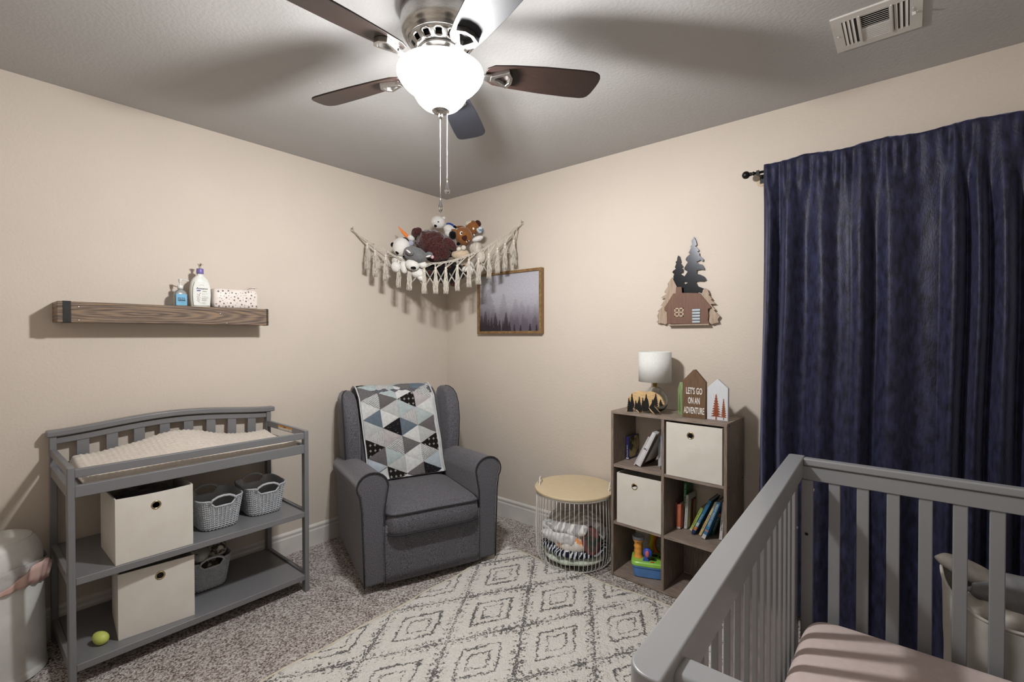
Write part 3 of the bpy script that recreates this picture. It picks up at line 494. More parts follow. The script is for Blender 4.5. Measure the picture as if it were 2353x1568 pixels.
# canvas bins
ring_m=mat('brass_grommet',(176,160,126),None,10,.3,metal=1)
def bin_(name,label,loc,rz,w,d,h,group,openbin=False,cat='storage bin',ghz=.74,gx=0):
    t=thing(name,label,cat,loc,rz,group)
    th=.006
    g=G()
    # walls: local front face at y=0, depth +y, width x centred
    def panel(fn,nu,nv):
        g.grid(fn,nu,nv)
    s=random.Random(hash(label)%1000)
    a=s.uniform(0,6)
    bul=lambda i,j:.004*math.sin(PI*i)*math.sin(PI*j)+.0022*noise.noise((i*3+a,j*3,a))*math.sin(PI*i)*math.sin(PI*j)
    for (fx,fy) in ((0,-1),(0,1),(1,0),(-1,0)):
        if fy: fn=lambda i,j,fy=fy:(-w/2+w*i,(0 if fy<0 else d)+fy*bul(i,j),h*j-(.004*math.sin(PI*i) if openbin and j==1 else 0)); 
        else: fn=lambda i,j,fx=fx:(fx*w/2+fx*bul(i,j),d*i,h*j)
        g.grid(fn,14,12)
    g.bx(-w/2,w/2,0,d,0,.004)
    build('fabric_body',g,canvas_m,t,smooth=False,solid=th)
    # hem
    g=G().tube([(-w/2,-.001,h-.028),(w/2,-.001,h-.028)],.0008,4).tube([(-w/2-.001,0,h-.028),(-w/2-.001,d,h-.028)],.0008,4)
    build('hem_stitching',g,canvas_m,t)
    for x in (-w/2,w/2): build('corner_seam',G().tube([(x,0,0),(x,0,h)],.0022,6),canvas_m,t,smooth=True)
    gz=h*ghz
    rg=build('grommet',G().lathe([(.0115,-.001),(.013,.0022),(.0165,.0024),(.0185,0),(.0185,-.002)],(gx,-.0052,gz),28,axis=Matrix.Rotation(R(90),3,'X')),ring_m,t,smooth=True)
    build('grommet_hole',G().lathe([(0,0),(.0125,0)],(gx,-.0058,gz),24,axis=Matrix.Rotation(R(90),3,'X')),blackp_m,rg)
    return t
b1=bin_('canvas_bin','open cream canvas bin of dark clothes on the middle shelf of the changing table',(.489,-2.075,.419),R(90),.262,.272,.262,'cream canvas bins',True,ghz=.79,gx=.0)
b2=bin_('canvas_bin','cream canvas bin on the bottom shelf of the changing table behind the green egg',(.452,-2.062,.091),R(90-6),.258,.28,.268,'cream canvas bins',ghz=.82,gx=.008)
# clothes in the open bin
def crumple(name,label,cat,c,r,m_,group=None,amp=.25,fr=9,seed=1,Q=None,parent=None,flat=None,nu=56,nv=34,ridge=True):
    g=G().ell((0,0,0),(1,1,1),nu=nu,nv=nv); vs=[]
    for v in g.v:
        p=Vector(v); q=Vector((p.x*r[0],p.y*r[1],p.z*r[2])); s_=q*fr+Vector((seed*3.1,seed*1.7,seed))
        n1=noise.noise(s_); n2=noise.noise(s_*2.3)
        k=1+amp*((1-2*abs(n1)) if ridge else n1)+amp*.4*n2
        w=q*k
        if flat is not None and w.z<flat: w.z=flat+(w.z-flat)*.12
        if Q: w=Q@w
        vs.append(tuple(w+Vector(c)))
    g.v=vs
    o=build(name,g,m_,parent,world=parent is not None,smooth=True)
    if parent is None: tag(o,label,cat,group)
    return o
dcl=mat('charcoal_fleece',(64,60,62),(44,40,42),40,.9,sheen=.3)
crumple('folded_clothes','dark grey folded baby clothes inside the open canvas bin','clothes',(.345,-2.075,.60),(.115,.11,.075),dcl,amp=.15,fr=14,seed=4)
# woven baskets
def basket_mat(n_,c,c2): return mat(n_,c,c2,40,.45,bump=.2,bscale=120)
bk_m=basket_mat('pale_blue_grey_knit_plastic',(182,187,193),(170,175,181))
def woven(loc,rz,label,first=None):
    if first is not None:
        o=copytree(first); place(o,loc,rz); o['label']=label; return o
    t=thing('woven_basket',label,'basket',loc,rz,'knit pattern storage baskets')
    def sec(z): # z 0..1
        k=min(1,z*7); rr_=.9+.1*math.sqrt(max(0,1-(1-k)**2)); return (.078+.022*z)*rr_,(.098+.022*z)*rr_
    H_=.145; n_=60
    def top(u): # rim dip for handle opening: rim lower around front/back centre
        return H_
    g=G()
    hole=lambda a: max(0,1-(abs(math.sin(a))/.55)**4) if False else 0
    def pt(k,z,inset=0):
        a,b_=sec(z); a-=inset; b_-=inset; th=2*PI*k/n_; c_,s_=math.cos(th),math.sin(th); p=4.2
        x=a*math.copysign(abs(c_)**(2/p),c_); y=b_*math.copysign(abs(s_)**(2/p),s_)
        dip=0
        if abs(y)>.9*b_ and abs(x)<.052: dip=.030*min(1,(.052-abs(x))/.008)*z**3
        return Vector((x,y,H_*z-dip))
    M_=14
    for ins in (0,.004):
        vs=[pt(k,j/M_,ins) for j in range(M_+1) for k in range(n_)]
        g.add(vs,[(j*n_+k,j*n_+(k+1)%n_,(j+1)*n_+(k+1)%n_,(j+1)*n_+k) for j in range(M_) for k in range(n_)]+[tuple(range(n_))])
    build('shell',g,bk_m,t,smooth=True)
    rim=[pt(k,1) for k in range(n_)]
    build('rim',G().tube(rim,.0045,6,closed=True),bk_m,t,smooth=True)
    for s_ in (-1,1):
        b_=.12*s_; build('handle',G().tube([(-.056,b_,H_-.012),(-.046,b_,H_+.004),(-.025,b_+.002*s_,H_+.015),(0,b_+.003*s_,H_+.018),(.025,b_+.002*s_,H_+.015),(.046,b_,H_+.004),(.056,b_,H_-.012)],.0055,8),bk_m,t,smooth=True)
    # knit stitches
    g=G(); cols=84; rows=13
    per=[pt(k,.5) for k in range(n_)]
    L_=[0]; 
    for k in range(n_): L_.append(L_[-1]+(per[(k+1)%n_]-per[k]).length)
    def at(z,q):
        d=q*L_[-1]; k=0
        while k<n_-1 and L_[k+1]<d: k+=1
        f=(d-L_[k])/(L_[k+1]-L_[k]); return pt(k,z).lerp(pt((k+1)%n_,z),f)
    for c in range(cols):
        for r_ in range(rows):
            z=(r_+.6)/rows*.97; q=(c+.5)/cols; p0=at(z,q); p1=at(z,(q+.004)%1); tn=(p1-p0).normalized(); nn=tn.cross(Vector((0,0,1))).normalized()
            up=nn.cross(tn)*-1 if (nn.cross(tn)).z<0 else nn.cross(tn)
            sg=1 if c%2==0 else -1
            dirv=(up*.75+tn*.66*sg).normalized(); sd=dirv.cross(nn)
            Q=Matrix((dirv,sd,nn)).transposed()
            g.ell(p0+nn*.0012,(.0066,.0027,.0026),Q,nu=6,nv=4)
    st=build('knit_stitches',g,bk_m,t,smooth=True,recalc=False); st['kind']='stuff'
    return t
wb=woven((.310,-1.800,.419),R(90),'pale grey knit pattern basket touching the canvas bin on the changing table middle shelf')
woven((.285,-1.578,.419),R(86),'pale grey knit pattern basket at the right end of the changing table middle shelf',wb)
woven((.185,-1.812,.091),R(91),'knit pattern basket holding two rolled blankets on the bottom shelf',wb)
dots=mat('spotted_muslin',(176,178,172),(60,66,62),85,.9,contrast=(.30,.36)); leaf=mat('forest_muslin',(190,184,172),(64,58,50),28,.9,contrast=(.42,.50))
crumple('rolled_blanket','pale grey spotted muslin roll on the left in the bottom shelf basket','blanket',(.20,-1.852,.262),(.10,.048,.042),dots,'rolled blankets',amp=.08,fr=16,seed=2)
crumple('rolled_blanket','forest animal print muslin bundle on the right in the bottom shelf basket','blanket',(.17,-1.762,.262),(.10,.05,.045),leaf,'rolled blankets',amp=.12,fr=16,seed=5)
crumple('folded_muslin','dark patterned muslin cloth tucked low in the bottom shelf basket','blanket',(.20,-1.81,.20),(.085,.075,.035),mat('dark_forest_muslin',(150,142,132),(52,46,42),34,.9,contrast=(.45,.53)),amp=.12,fr=16,seed=8)
# egg
egg_m=mat('lime_egg',(196,208,110),(190,202,102),10,.45)
Qe=Matrix.Rotation(R(118),3,'Z')@Matrix.Rotation(R(16),3,'X')
eg=thing('toy_egg','lime green plastic egg on the bottom shelf in front of the canvas bin','toy egg',(.405,-2.243,.09))
g=G(); g.ell((0,0,0),(.0235,.033,.0235),nu=28,nv=20); g.v=[tuple(Qe@Vector((x*(1-.12*y/.033),y,z*(1-.12*y/.033)))+Vector((.405,-2.243,.114))) for x,y,z in g.v]
build('shell',g,egg_m,eg,world=True,smooth=True)
g=G()
for a,b_ in ((-.6,.1),(-.45,.35),(-.3,-.1),(-.5,-.3)):
    v=Qe@Vector((.0235*math.sin(a)*.9,-.022,.0235*math.sin(b_)))
    g.ell(Vector((.405,-2.243,.114))+v*1.0,(.003,.002,.004),nu=8,nv=6)
build('egg_print',g,ink,eg,world=True)
# diaper pail
dp=thing('diaper_pail','tall white diaper pail with domed lid at the left edge beside the changing table','bin',(.18,-2.513,0))
pw=mat('pail_white',(216,217,215),None,10,.35)
c0=(.18,-2.513,0)
build('pail_body',G().lathe([(.128,0),(.140,.004),(.141,.018),(.137,.030),(.136,.034),(.137,.038),(.134,.20),(.132,.42)],c0,56),pw,dp,world=True,bev=.0012)
build('pail_lid',G().lathe([(.126,.40),(.130,.43),(.130,.455),(.127,.485),(.119,.512),(.108,.530),(.100,.536),(.099,.539),(.08,.548),(.04,.553),(0,.554)],c0,56),pw,dp,world=True,bev=.0012)
liner_m=mat('translucent_liner',(226,224,224),(210,208,208),20,.25,trans=.35,bump=.8,bscale=25)
pink_m=mat('pink_drawstring',(242,212,204),(238,202,194),30,.4,trans=.35)
def lin(i,j):
    a=2*PI*i; r_=.139+.012*abs(noise.noise((math.cos(a)*3,math.sin(a)*3,j*2)))+.004*math.sin(a*23+j*3)*j
    return (c0[0]+r_*math.cos(a),c0[1]+r_*math.sin(a),.445-.075*j+.008*math.sin(a*3))
bl=thing('bin_liner','translucent white bin bag with pink band folded over the diaper pail rim','bin bag',(.18,-2.513,.37))
build('bag_film',G().grid(lin,120,6,cu=True),liner_m,bl,world=True,smooth=True)
def band(i,j):
    x,y,z=lin(i,1); a=2*PI*i; k=1.02+.02*math.sin(a*17); fl=.045*max(0,math.cos(a-.9))**6
    return (c0[0]+(x-c0[0])*(k+fl*(1-j)*3),c0[1]+(y-c0[1])*(k+fl*(1-j)*3),z+.005-.015*j+fl*1.6*(1-j))
build('drawstring_band',G().grid(band,140,3,cu=True),pink_m,bl,world=True,smooth=True,solid=.0015)
# ---------------------------------------------------------------- armchair
def heather(n_,c,c2,sc=330):
    m_=mat(n_,c,c2,sc,.92,sheen=.25,spec=.1,contrast=(.36,.64),bump=.25,bscale=420); return m_
ch_m=heather('charcoal_heather_fabric',(112,111,118),(52,52,58)); pipe_m=mat('charcoal_piping',(46,45,49),(34,33,36),200,.9)
rzc=R(69.5); Yc=Vector((-math.sin(rzc),math.cos(rzc),0)); oc=Vector((.914,-.928,0))+Yc*.4
ac=thing('glider_armchair','charcoal grey upholstered wingback glider armchair in the room corner','armchair',tuple(oc),rzc)
build('swivel_base',G().lathe([(0,.004),(.26,.004),(.26,.022),(.25,.03),(.06,.035),(.06,.06)],(0,0,0),40),blackp_m,ac,smooth=True)
g=G().bx(-.352,.352,-.37,.37,.05,.32); build('seat_base',g,ch_m,ac,bev=.02,seg=3)
build('front_panel',G().grid(lambda i,j:(-.275+.55*i,-.392-.006*math.sin(PI*i),.045+.30*j),20,6),ch_m,ac,smooth=True,solid=.03)
def armprof(s):
    P=[(.268,.045),(.272,.25),(.270,.44)]
    for k in range(15):
        a=R(196-k*16.5); P.append((.332+.082*math.cos(a)*(1 if math.cos(a)<0 else .95),.556+.074*math.sin(a)))
    P+=[(.386,.44),(.384,.38),(.378,.20),(.374,.045)]
    return [(s*x,z) for x,z in P]
def armz(z,y): return z-(.055*(y+.4)/.7 if z>.3 else 0)
for s in (-1,1):
    P=armprof(s); g=G(); n=len(P); ys_=[-.400,-.2,0,.2,.34]
    vs=[(x,y,armz(z,y)) for y in ys_ for x,z in P]; fs=[(i*n+k,i*n+(k+1)%n,(i+1)*n+(k+1)%n,(i+1)*n+k) for i in range(4) for k in range(n)]+[tuple(range(n)),tuple(4*n+k for k in range(n))[::-1]]
    a=build('arm',g.add(vs,fs),ch_m,ac,bev=.012,seg=3)
    build('piping',G().tube([(x*1.0,-.404,z) for x,z in P],.0042,6),pipe_m,a,smooth=True)
def loftc(secs,n_=48,p=6,c=(0,0)):
    g=G(); vs=[]
    for (a,b_,z,yc,xc) in secs: vs+=[(xc+u,yc+v,z) for u,v in sq(n_,a,b_,p)]
    M_=len(secs); fs=[(i*n_+k,i*n_+(k+1)%n_,(i+1)*n_+(k+1)%n_,(i+1)*n_+k) for i in range(M_-1) for k in range(n_)]+[tuple(range(n_))[::-1],tuple((M_-1)*n_+k for k in range(n_))]
    return g.add(vs,fs)
sc_=[(.235,.27,.285,-.155,0),(.258,.288,.290,-.155,0),(.266,.296,.302,-.155,0),(.268,.300,.35,-.155,0),(.266,.296,.397,-.155,0),(.255,.285,.412,-.155,0),(.22,.25,.424,-.15,0),(.12,.14,.434,-.15,0),(.02,.02,.436,-.15,0)]
ct_=build('seat_cushion',loftc(sc_,64,8),ch_m,ac,smooth=True)
for z,k in ((.300,1.0),(.402,1.0)):
    build('piping',G().tube([(u,v-.155,z+(.006*(1-(u/.27)**2))*(1 if z>.35 else 0)) for u,v in sq(64,.268,.299,8)],.0045,6,closed=True),pipe_m,ct_,smooth=True)
def bcy(z): return .165+.14*(z-.4)/.58
bs=[(.25,.06,.40,bcy(.4),0),(.262,.074,.43,bcy(.43),0),(.268,.078,.6,bcy(.6),0),(.268,.078,.8,bcy(.8),0),(.262,.076,.90,bcy(.9),0),(.254,.070,.945,bcy(.945),0),(.240,.055,.975,bcy(.97),0),(.21,.03,.990,bcy(.98),0),(.15,.008,.993,bcy(.98),0)]
build('back_cushion',loftc(bs,64,5),ch_m,ac,smooth=True)
build('back_frame',loftc([(.34,.05,.05,.345,0),(.345,.052,.3,.35,0),(.32,.05,.6,.37,0),(.30,.045,.85,.385,0),(.27,.03,.93,.385,0)],48,7),ch_m,ac,smooth=True)
for s in (-1,1):
    ws=[(.040,.115,.44,.235,s*.315),(.047,.125,.52,.235,s*.320),(.050,.135,.65,.235,s*.325),(.050,.140,.78,.242,s*.330),(.049,.130,.87,.255,s*.333),(.046,.105,.93,.270,s*.334),(.038,.075,.962,.283,s*.333),(.022,.04,.978,.29,s*.332),(.004,.01,.982,.29,s*.332)]
    w=build('wing',loftc(ws,40,4),ch_m,ac,smooth=True)
    pp=[(xc+s*a*.93,yc-b_*.80,z) for a,b_,z,yc,xc in ws]
    build('piping',G().tube(pp,.004,6),pipe_m,w,smooth=True)
# quilt
ql=thing('patchwork_quilt','grey, white and teal triangle patchwork quilt draped over the armchair back','quilt',tuple(oc),rzc)
path=[(.075,.440),(.0895,.46)]+[(bcy(z)-.078-.012,z) for z in (.5,.6,.7,.8,.88,.93)]+[(.245,.965),(.268,.988),(.295,1.003),(.33,1.002),(.375,.985),(.425,.945),(.442,.90),(.445,.80),(.443,.70)]
path=path[::-1]; cum=[0]
for a,b_ in zip(path,path[1:]): cum.append(cum[-1]+math.dist(a,b_))
s0=cum[path.index((.295,1.003))]+.012; JH=(cum[-1]-s0)/10.35
def qp(j,u,off=0):
    s=s0+j*JH; s=max(0,min(cum[-1],s)); k=0
    while k<len(cum)-2 and cum[k+1]<s: k+=1
    f=(s-cum[k])/(cum[k+1]-cum[k]); y=path[k][0]+(path[k+1][0]-path[k][0])*f; z=path[k][1]+(path[k+1][1]-path[k][1])*f
    ty,tz=path[k+1][0]-path[k][0],path[k+1][1]-path[k][1]; l=math.hypot(ty,tz); ny,nz=tz/l,-ty/l
    wr=.0035*noise.noise((u*7,j*.7,1))+.003*noise.noise((u*16+j,j*1.3,5))+off
    x=-.272+u*.116+.0040*j+.004*noise.noise((j*.5,u*2,3))
    return Vector((x,y+ny*wr,z+nz*wr))
NU_=4.15
bk=build('quilt_backing',G().grid(lambda i,j:qp(-4.6+14.9*j,-.06+(NU_+.1)*i,-.0085),80,160),mat('quilt_backing_white',(196,198,200),None,20,.9),ql,smooth=True,solid=.004)
def fab(n_,c,c2=None,sc=60,ct=(.35,.65),**k): return mat('quilt_'+n_,c,c2,sc,.9,bump=.5,bscale=18,contrast=ct,sheen=.1,spec=.15,**k)
def cross_mat():
    m_=fab('crosses',(26,22,22)); nt=m_.node_tree; N=nt.nodes; L=nt.links; tc=[n for n in N if n.type=='TEX_COORD'][0]; sp=N.new('ShaderNodeSeparateXYZ'); L.new(tc.outputs['Object'],sp.inputs[0])
    def M(op,a,b_=None):
        n=N.new('ShaderNodeMath'); n.operation=op
        for i,v in enumerate((a,b_)):
            if v is None: continue
            if isinstance(v,(int,float)): n.inputs[i].default_value=v
            else: L.new(v,n.inputs[i])
        return n.outputs[0]
    fx=M('ABSOLUTE',M('SUBTRACT',M('FRACT',M('MULTIPLY',sp.outputs[0],34)),.5)); fz_=M('ABSOLUTE',M('SUBTRACT',M('FRACT',M('MULTIPLY',sp.outputs[2],30)),.5))
    a=M('MULTIPLY',M('LESS_THAN',fx,.07),M('LESS_THAN',fz_,.24)); b_=M('MULTIPLY',M('LESS_THAN',fz_,.07),M('LESS_THAN',fx,.24)); p=M('MAXIMUM',a,b_)
    cr=[n for n in N if n.type=='VALTORGB'][0]; L.new(p,cr.inputs[0]); ramp(m_,[(.0,(26,22,22)),(.9,(150,146,144))]); return m_
def line_mat(nm,rot,sc,c1,c2):
    m_=fab(nm,c1); nt=m_.node_tree; N=nt.nodes; L=nt.links; tc=[n for n in N if n.type=='TEX_COORD'][0]
    mp=N.new('ShaderNodeMapping'); mp.inputs['Rotation'].default_value=(0,R(rot),0); L.new(tc.outputs['Object'],mp.inputs[0])
    w=N.new('ShaderNodeTexWave'); w.inputs['Scale'].default_value=sc; w.inputs['Distortion'].default_value=3; w.inputs['Detail'].default_value=3; w.inputs['Detail Scale'].default_value=6; L.new(mp.outputs[0],w.inputs[0])
    cr=[n for n in N if n.type=='VALTORGB'][0]; L.new(w.outputs['Fac'],cr.inputs[0]); ramp(m_,[(.18,c2),(.42,c1)]); return m_
QM=dict(W=fab('white',(200,202,202)),L=fab('light_grey',(176,178,178)),P=fab('blush_grey',(172,168,170)),T=fab('pale_teal',(166,178,180)),B=fab('pale_blue',(168,178,188)),
 S=fab('slate',(96,108,120)),G=fab('dark_grey',(98,94,96)),H=fab('heather',(112,110,112),(80,78,80),260),K=fab('starry_black',(22,20,24),(150,150,150),170,(.30,.36)),C=cross_mat(),
 X=line_mat('text_print',0,55,(190,190,190),(118,118,120)),D=line_mat('stroke_print',52,34,(186,188,188),(100,102,104)))
seqs=[(-1,'KTHDWSLXCGB'),(-1,'LXTGLWKPDTLC'),(-1,'THWCTXSWHWWG'),(-1,'PSDPWTGLCDBK')]
rq=random.Random(2)
def tri(c,k,code):
    # centre j=k ; column c between lines c and c+1 ; base where parity of line != k parity
    if (c%2)!=(k%2): base,apex=c,c+1
    else: base,apex=c+1,c
    A=(k-1,base); B_=(k+1,base); C_=(k,apex); n=8 if k<2 else 5
    cen=((A[0]+B_[0]+C_[0])/3,(A[1]+B_[1]+C_[1])/3)
    sh_=lambda q:(cen[0]+(q[0]-cen[0])*.992,cen[1]+(q[1]-cen[1])*.992)
    A,B_,C_=map(sh_,(A,B_,C_)); g=G(); vs=[]; idx={}
    for i in range(n+1):
        for j in range(n+1-i):
            a,b_=i/n,j/n; c_=1-a-b_; q=(A[0]*a+B_[0]*b_+C_[0]*c_,min(NU_,A[1]*a+B_[1]*b_+C_[1]*c_)); edge=min(a,b_,c_)
            q=(min(10.3,q[0]),q[1])
            idx[(i,j)]=len(vs); vs.append(qp(q[0],q[1],.0006+.0040*min(1,edge*6)))
    fs=[]
    for i in range(n):
        for j in range(n-i):
            fs.append((idx[(i,j)],idx[(i+1,j)],idx[(i,j+1)]))
            if i+j<n-1: fs.append((idx[(i+1,j)],idx[(i+1,j+1)],idx[(i,j+1)]))
    g.add(vs,fs); build('patch',g,QM[code],ql,smooth=True,recalc=False)
for c,(k0,s) in enumerate(seqs):
    for q in range(-3,len(s)):
        code=s[q] if q>=0 else rq.choice('WLTGSP')
        k=k0+q
        if k>10: continue
        tri(c,k,code)
for k in range(-4,12):
    pass
qbm=mat('quilt_binding_white',(206,208,210),None,30,.9,bump=.6,bscale=160)
for u_ in (-.05,NU_+.02): build('quilt_binding',G().tube([qp(-4.6+14.9*j/60,u_,.001) for j in range(61)],.0042,6),qbm,ql,smooth=True)
# ---------------------------------------------------------------- wire basket table
WC=(1.385,-.252,0)
wt=thing('wire_basket_table','round white wire basket table with a pale wood lid between armchair and bookcase','side table',WC)
lidw=mat('bamboo_lid',(206,190,160),(194,175,142),12,.45,st=(2,26,26),contrast=(.3,.7))
build('lid',G().lathe([(0,.426),(.232,.426),(.235,.429),(.235,.437),(.232,.440),(0,.440)],(0,0,0),72),lidw,wt,bev=.001)
build('rim_ring',G().lathe([(.222,.412),(.2245,.412),(.2245,.425),(.222,.425)],(0,0,0),72,close=True),lwhite_m,wt,smooth=True)
g=G(); NW=56
for k in range(NW):
    a=2*PI*k/NW; c,s=math.cos(a),math.sin(a)
    pts=[(.2235,.42),(.226,.34),(.230,.22),(.227,.10),(.216,.045),(.195,.018),(.17,.012),(.02,.012)]
    g.tube([(r_*c,r_*s,z) for r_,z in pts],.0017,5)
st=build('wires',g,lwhite_m,wt,smooth=True); st['kind']='stuff'
build('base_ring',G().tube([(.17*math.cos(2*PI*k/48),.17*math.sin(2*PI*k/48),.009) for k in range(48)],.004,6,closed=True),lwhite_m,wt,smooth=True)
for a0 in (R(205),R(25)):
    pts=[]
    for k in range(9):
        t=k/8; a=a0+R(16)*(t-.5)*2; pts.append((.207*math.cos(a),.207*math.sin(a),.425+.055*math.sin(PI*t)))
    h=build('handle',G().tube(pts,.0035,8),lwhite_m,wt,smooth=True)
    a=a0; build('handle_hinge',G().tube([(.216*math.cos(a),.216*math.sin(a),.442),(.214*math.cos(a+.02),.214*math.sin(a+.02),.455),(.210*math.cos(a+.05),.210*math.sin(a+.05),.452)],.0018,6),dark_m,h,smooth=True)
def cloth(n_,c,c2,sc=40,ct=(.4,.6),**k): return mat(n_,c,c2,sc,.9,sheen=.2,spec=.1,contrast=ct,**k)
bpos=lambda x,y,z:(WC[0]+x,WC[1]+y,z)
crumple('blanket','mint and cream fuzzy blanket at the very bottom of the wire basket','blanket',bpos(0,0,.062),(.175,.175,.036),cloth('mint_fleece',(206,212,200),(168,186,172),40),'blankets in the wire basket',amp=.10,fr=9,seed=3,nu=80)
def stripes(n_,c1,c2,sc,dist=5):
    m_=cloth(n_,c1,c2); nt=m_.node_tree; N=nt.nodes; L=nt.links; tc=[n for n in N if n.type=='TEX_COORD'][0]; w=N.new('ShaderNodeTexWave'); w.inputs['Scale'].default_value=sc; w.inputs['Distortion'].default_value=dist; w.inputs['Detail'].default_value=2; w.inputs['Detail Scale'].default_value=1.2; L.new(tc.outputs['Object'],w.inputs[0]); cr=[n for n in N if n.type=='VALTORGB'][0]; L.new(w.outputs['Fac'],cr.inputs[0]); cr.color_ramp.elements[0].position=.62; cr.color_ramp.elements[1].position=.72; return m_
crumple('blanket','navy blanket with white chevron lines above the mint one in the wire basket','blanket',bpos(0,0,.105),(.180,.180,.038),stripes('navy_chevron',(200,204,212),(22,26,44),14,9),'blankets in the wire basket',amp=.10,fr=9,seed=7,nu=80)
crumple('blanket','orange and yellow patterned white blanket bunched at the wire basket front','blanket',bpos(.035,-.085,.155),(.10,.075,.055),mat('fruit_print',(228,224,216),(226,140,70),13,.9,contrast=(.42,.50)),'blankets in the wire basket',amp=.16,fr=12,seed=9)
crumple('blanket','white muslin blanket crumpled across the middle of the wire basket','blanket',bpos(-.01,.0,.185),(.160,.160,.062),cloth('white_muslin',(222,222,222),(204,204,206),20,bump=.5,bscale=20),'blankets in the wire basket',amp=.20,fr=11,seed=12,nu=90,nv=50)
crumple('blanket','blue cornered white blanket fold at the left side of the wire basket','blanket',bpos(-.10,-.08,.215),(.055,.06,.03),mat('blue_print',(214,216,216),(52,88,150),16,.9,contrast=(.34,.42)),'blankets in the wire basket',amp=.15,fr=14,seed=14)
crumple('blanket','white blanket with thin grey border lines on top of the heap in the wire basket','blanket',bpos(.0,-.01,.232),(.145,.145,.045),stripes('border_muslin',(222,222,222),(170,170,174),5,14),'blankets in the wire basket',amp=.22,fr=10,seed=17,nu=90,nv=50)
crumple('blanket','maroon and dark green cloth tucked in the right side of the wire basket','blanket',bpos(.14,-.045,.165),(.042,.06,.065),mat('maroon_green',(108,66,66),(40,56,50),16,.9,contrast=(.45,.55)),'blankets in the wire basket',amp=.32,fr=14,seed=21)
# ---------------------------------------------------------------- bookcase
BR=R(-1.9); BO=Vector((1.633,-.268,0))
oakv=mat('grey_oak_upright',(142,129,117),(97,85,76),10,.55,st=(26,26,1.6),contrast=(.3,.68),bump=.15,bscale=60,bst=(6,6,1))
oakh=mat('grey_oak_shelf',(152,138,127),(108,94,85),10,.55,st=(1.6,22,22),contrast=(.3,.68),bump=.15,bscale=60,bst=(1,6,6))
bc=thing('cube_bookcase','grey oak six cube bookcase standing between the wire basket table and curtain','bookcase',tuple(BO),BR)
BM=Matrix.Translation(BO)@Matrix.Rotation(BR,4,'Z')
def bl(x,y,z): return BM@Vector((x,y,z))
Wb,Db,Hb,tb=.614,.262,.915,.015
def bp2(n_,x0,x1,y0,y1,z0,z1,m_): return build(n_,G().bx(x0,x1,y0,y1,z0,z1),m_,bc,bev=.0008)
bp2('side_panel',0,tb,0,Db,0,Hb-.0155,oakv); bp2('side_panel',Wb-tb,Wb,0,Db,0,Hb-.0155,oakv)
bp2('top_panel',0,Wb,0,Db,Hb-tb,Hb,oakh); bp2('bottom_panel',tb+.0005,Wb-tb-.0005,.002,Db,.003,.018,oakh)
bp2('divider',.2905,.3055,.001,Db,.0185,Hb-.0155,oakv)
for z in (.606,.29):
    bp2('shelf_panel',tb+.0005,.290,.001,Db,z,z+tb,oakh); bp2('shelf_panel',.306,Wb-tb-.0005,.001,Db,z,z+tb,oakh)
bp2('back_panel',.30,Wb-.002,Db,Db+.004,.02,.297,oakv)
for z,y in ((Hb-.012,.03),(Hb-.012,.235),(.61,.03),(.61,.24)): build('cam_cap',G().lathe([(0,0),(.004,0),(.004,.001),(0,.001)],(Wb+.0,y,z),12,axis=Matrix.Rotation(R(90),3,'Y')),blackp_m,bc)
def inbc(x,y): p=bl(x,y,0); return (p.x,p.y)
p=inbc((.318+.592)/2,.002); b3=bin_('canvas_bin','cream canvas cube bin in the top right cube of the bookcase',(p[0],p[1],.6225),BR,.270,.25,.268,'cream canvas bins',ghz=.80,gx=-.012)
p=inbc(.164,.002); b4=bin_('canvas_bin','cream canvas cube bin in the middle left cube of the bookcase',(p[0],p[1],.3065),BR,.250,.25,.272,'cream canvas bins',ghz=.79,gx=-.02)
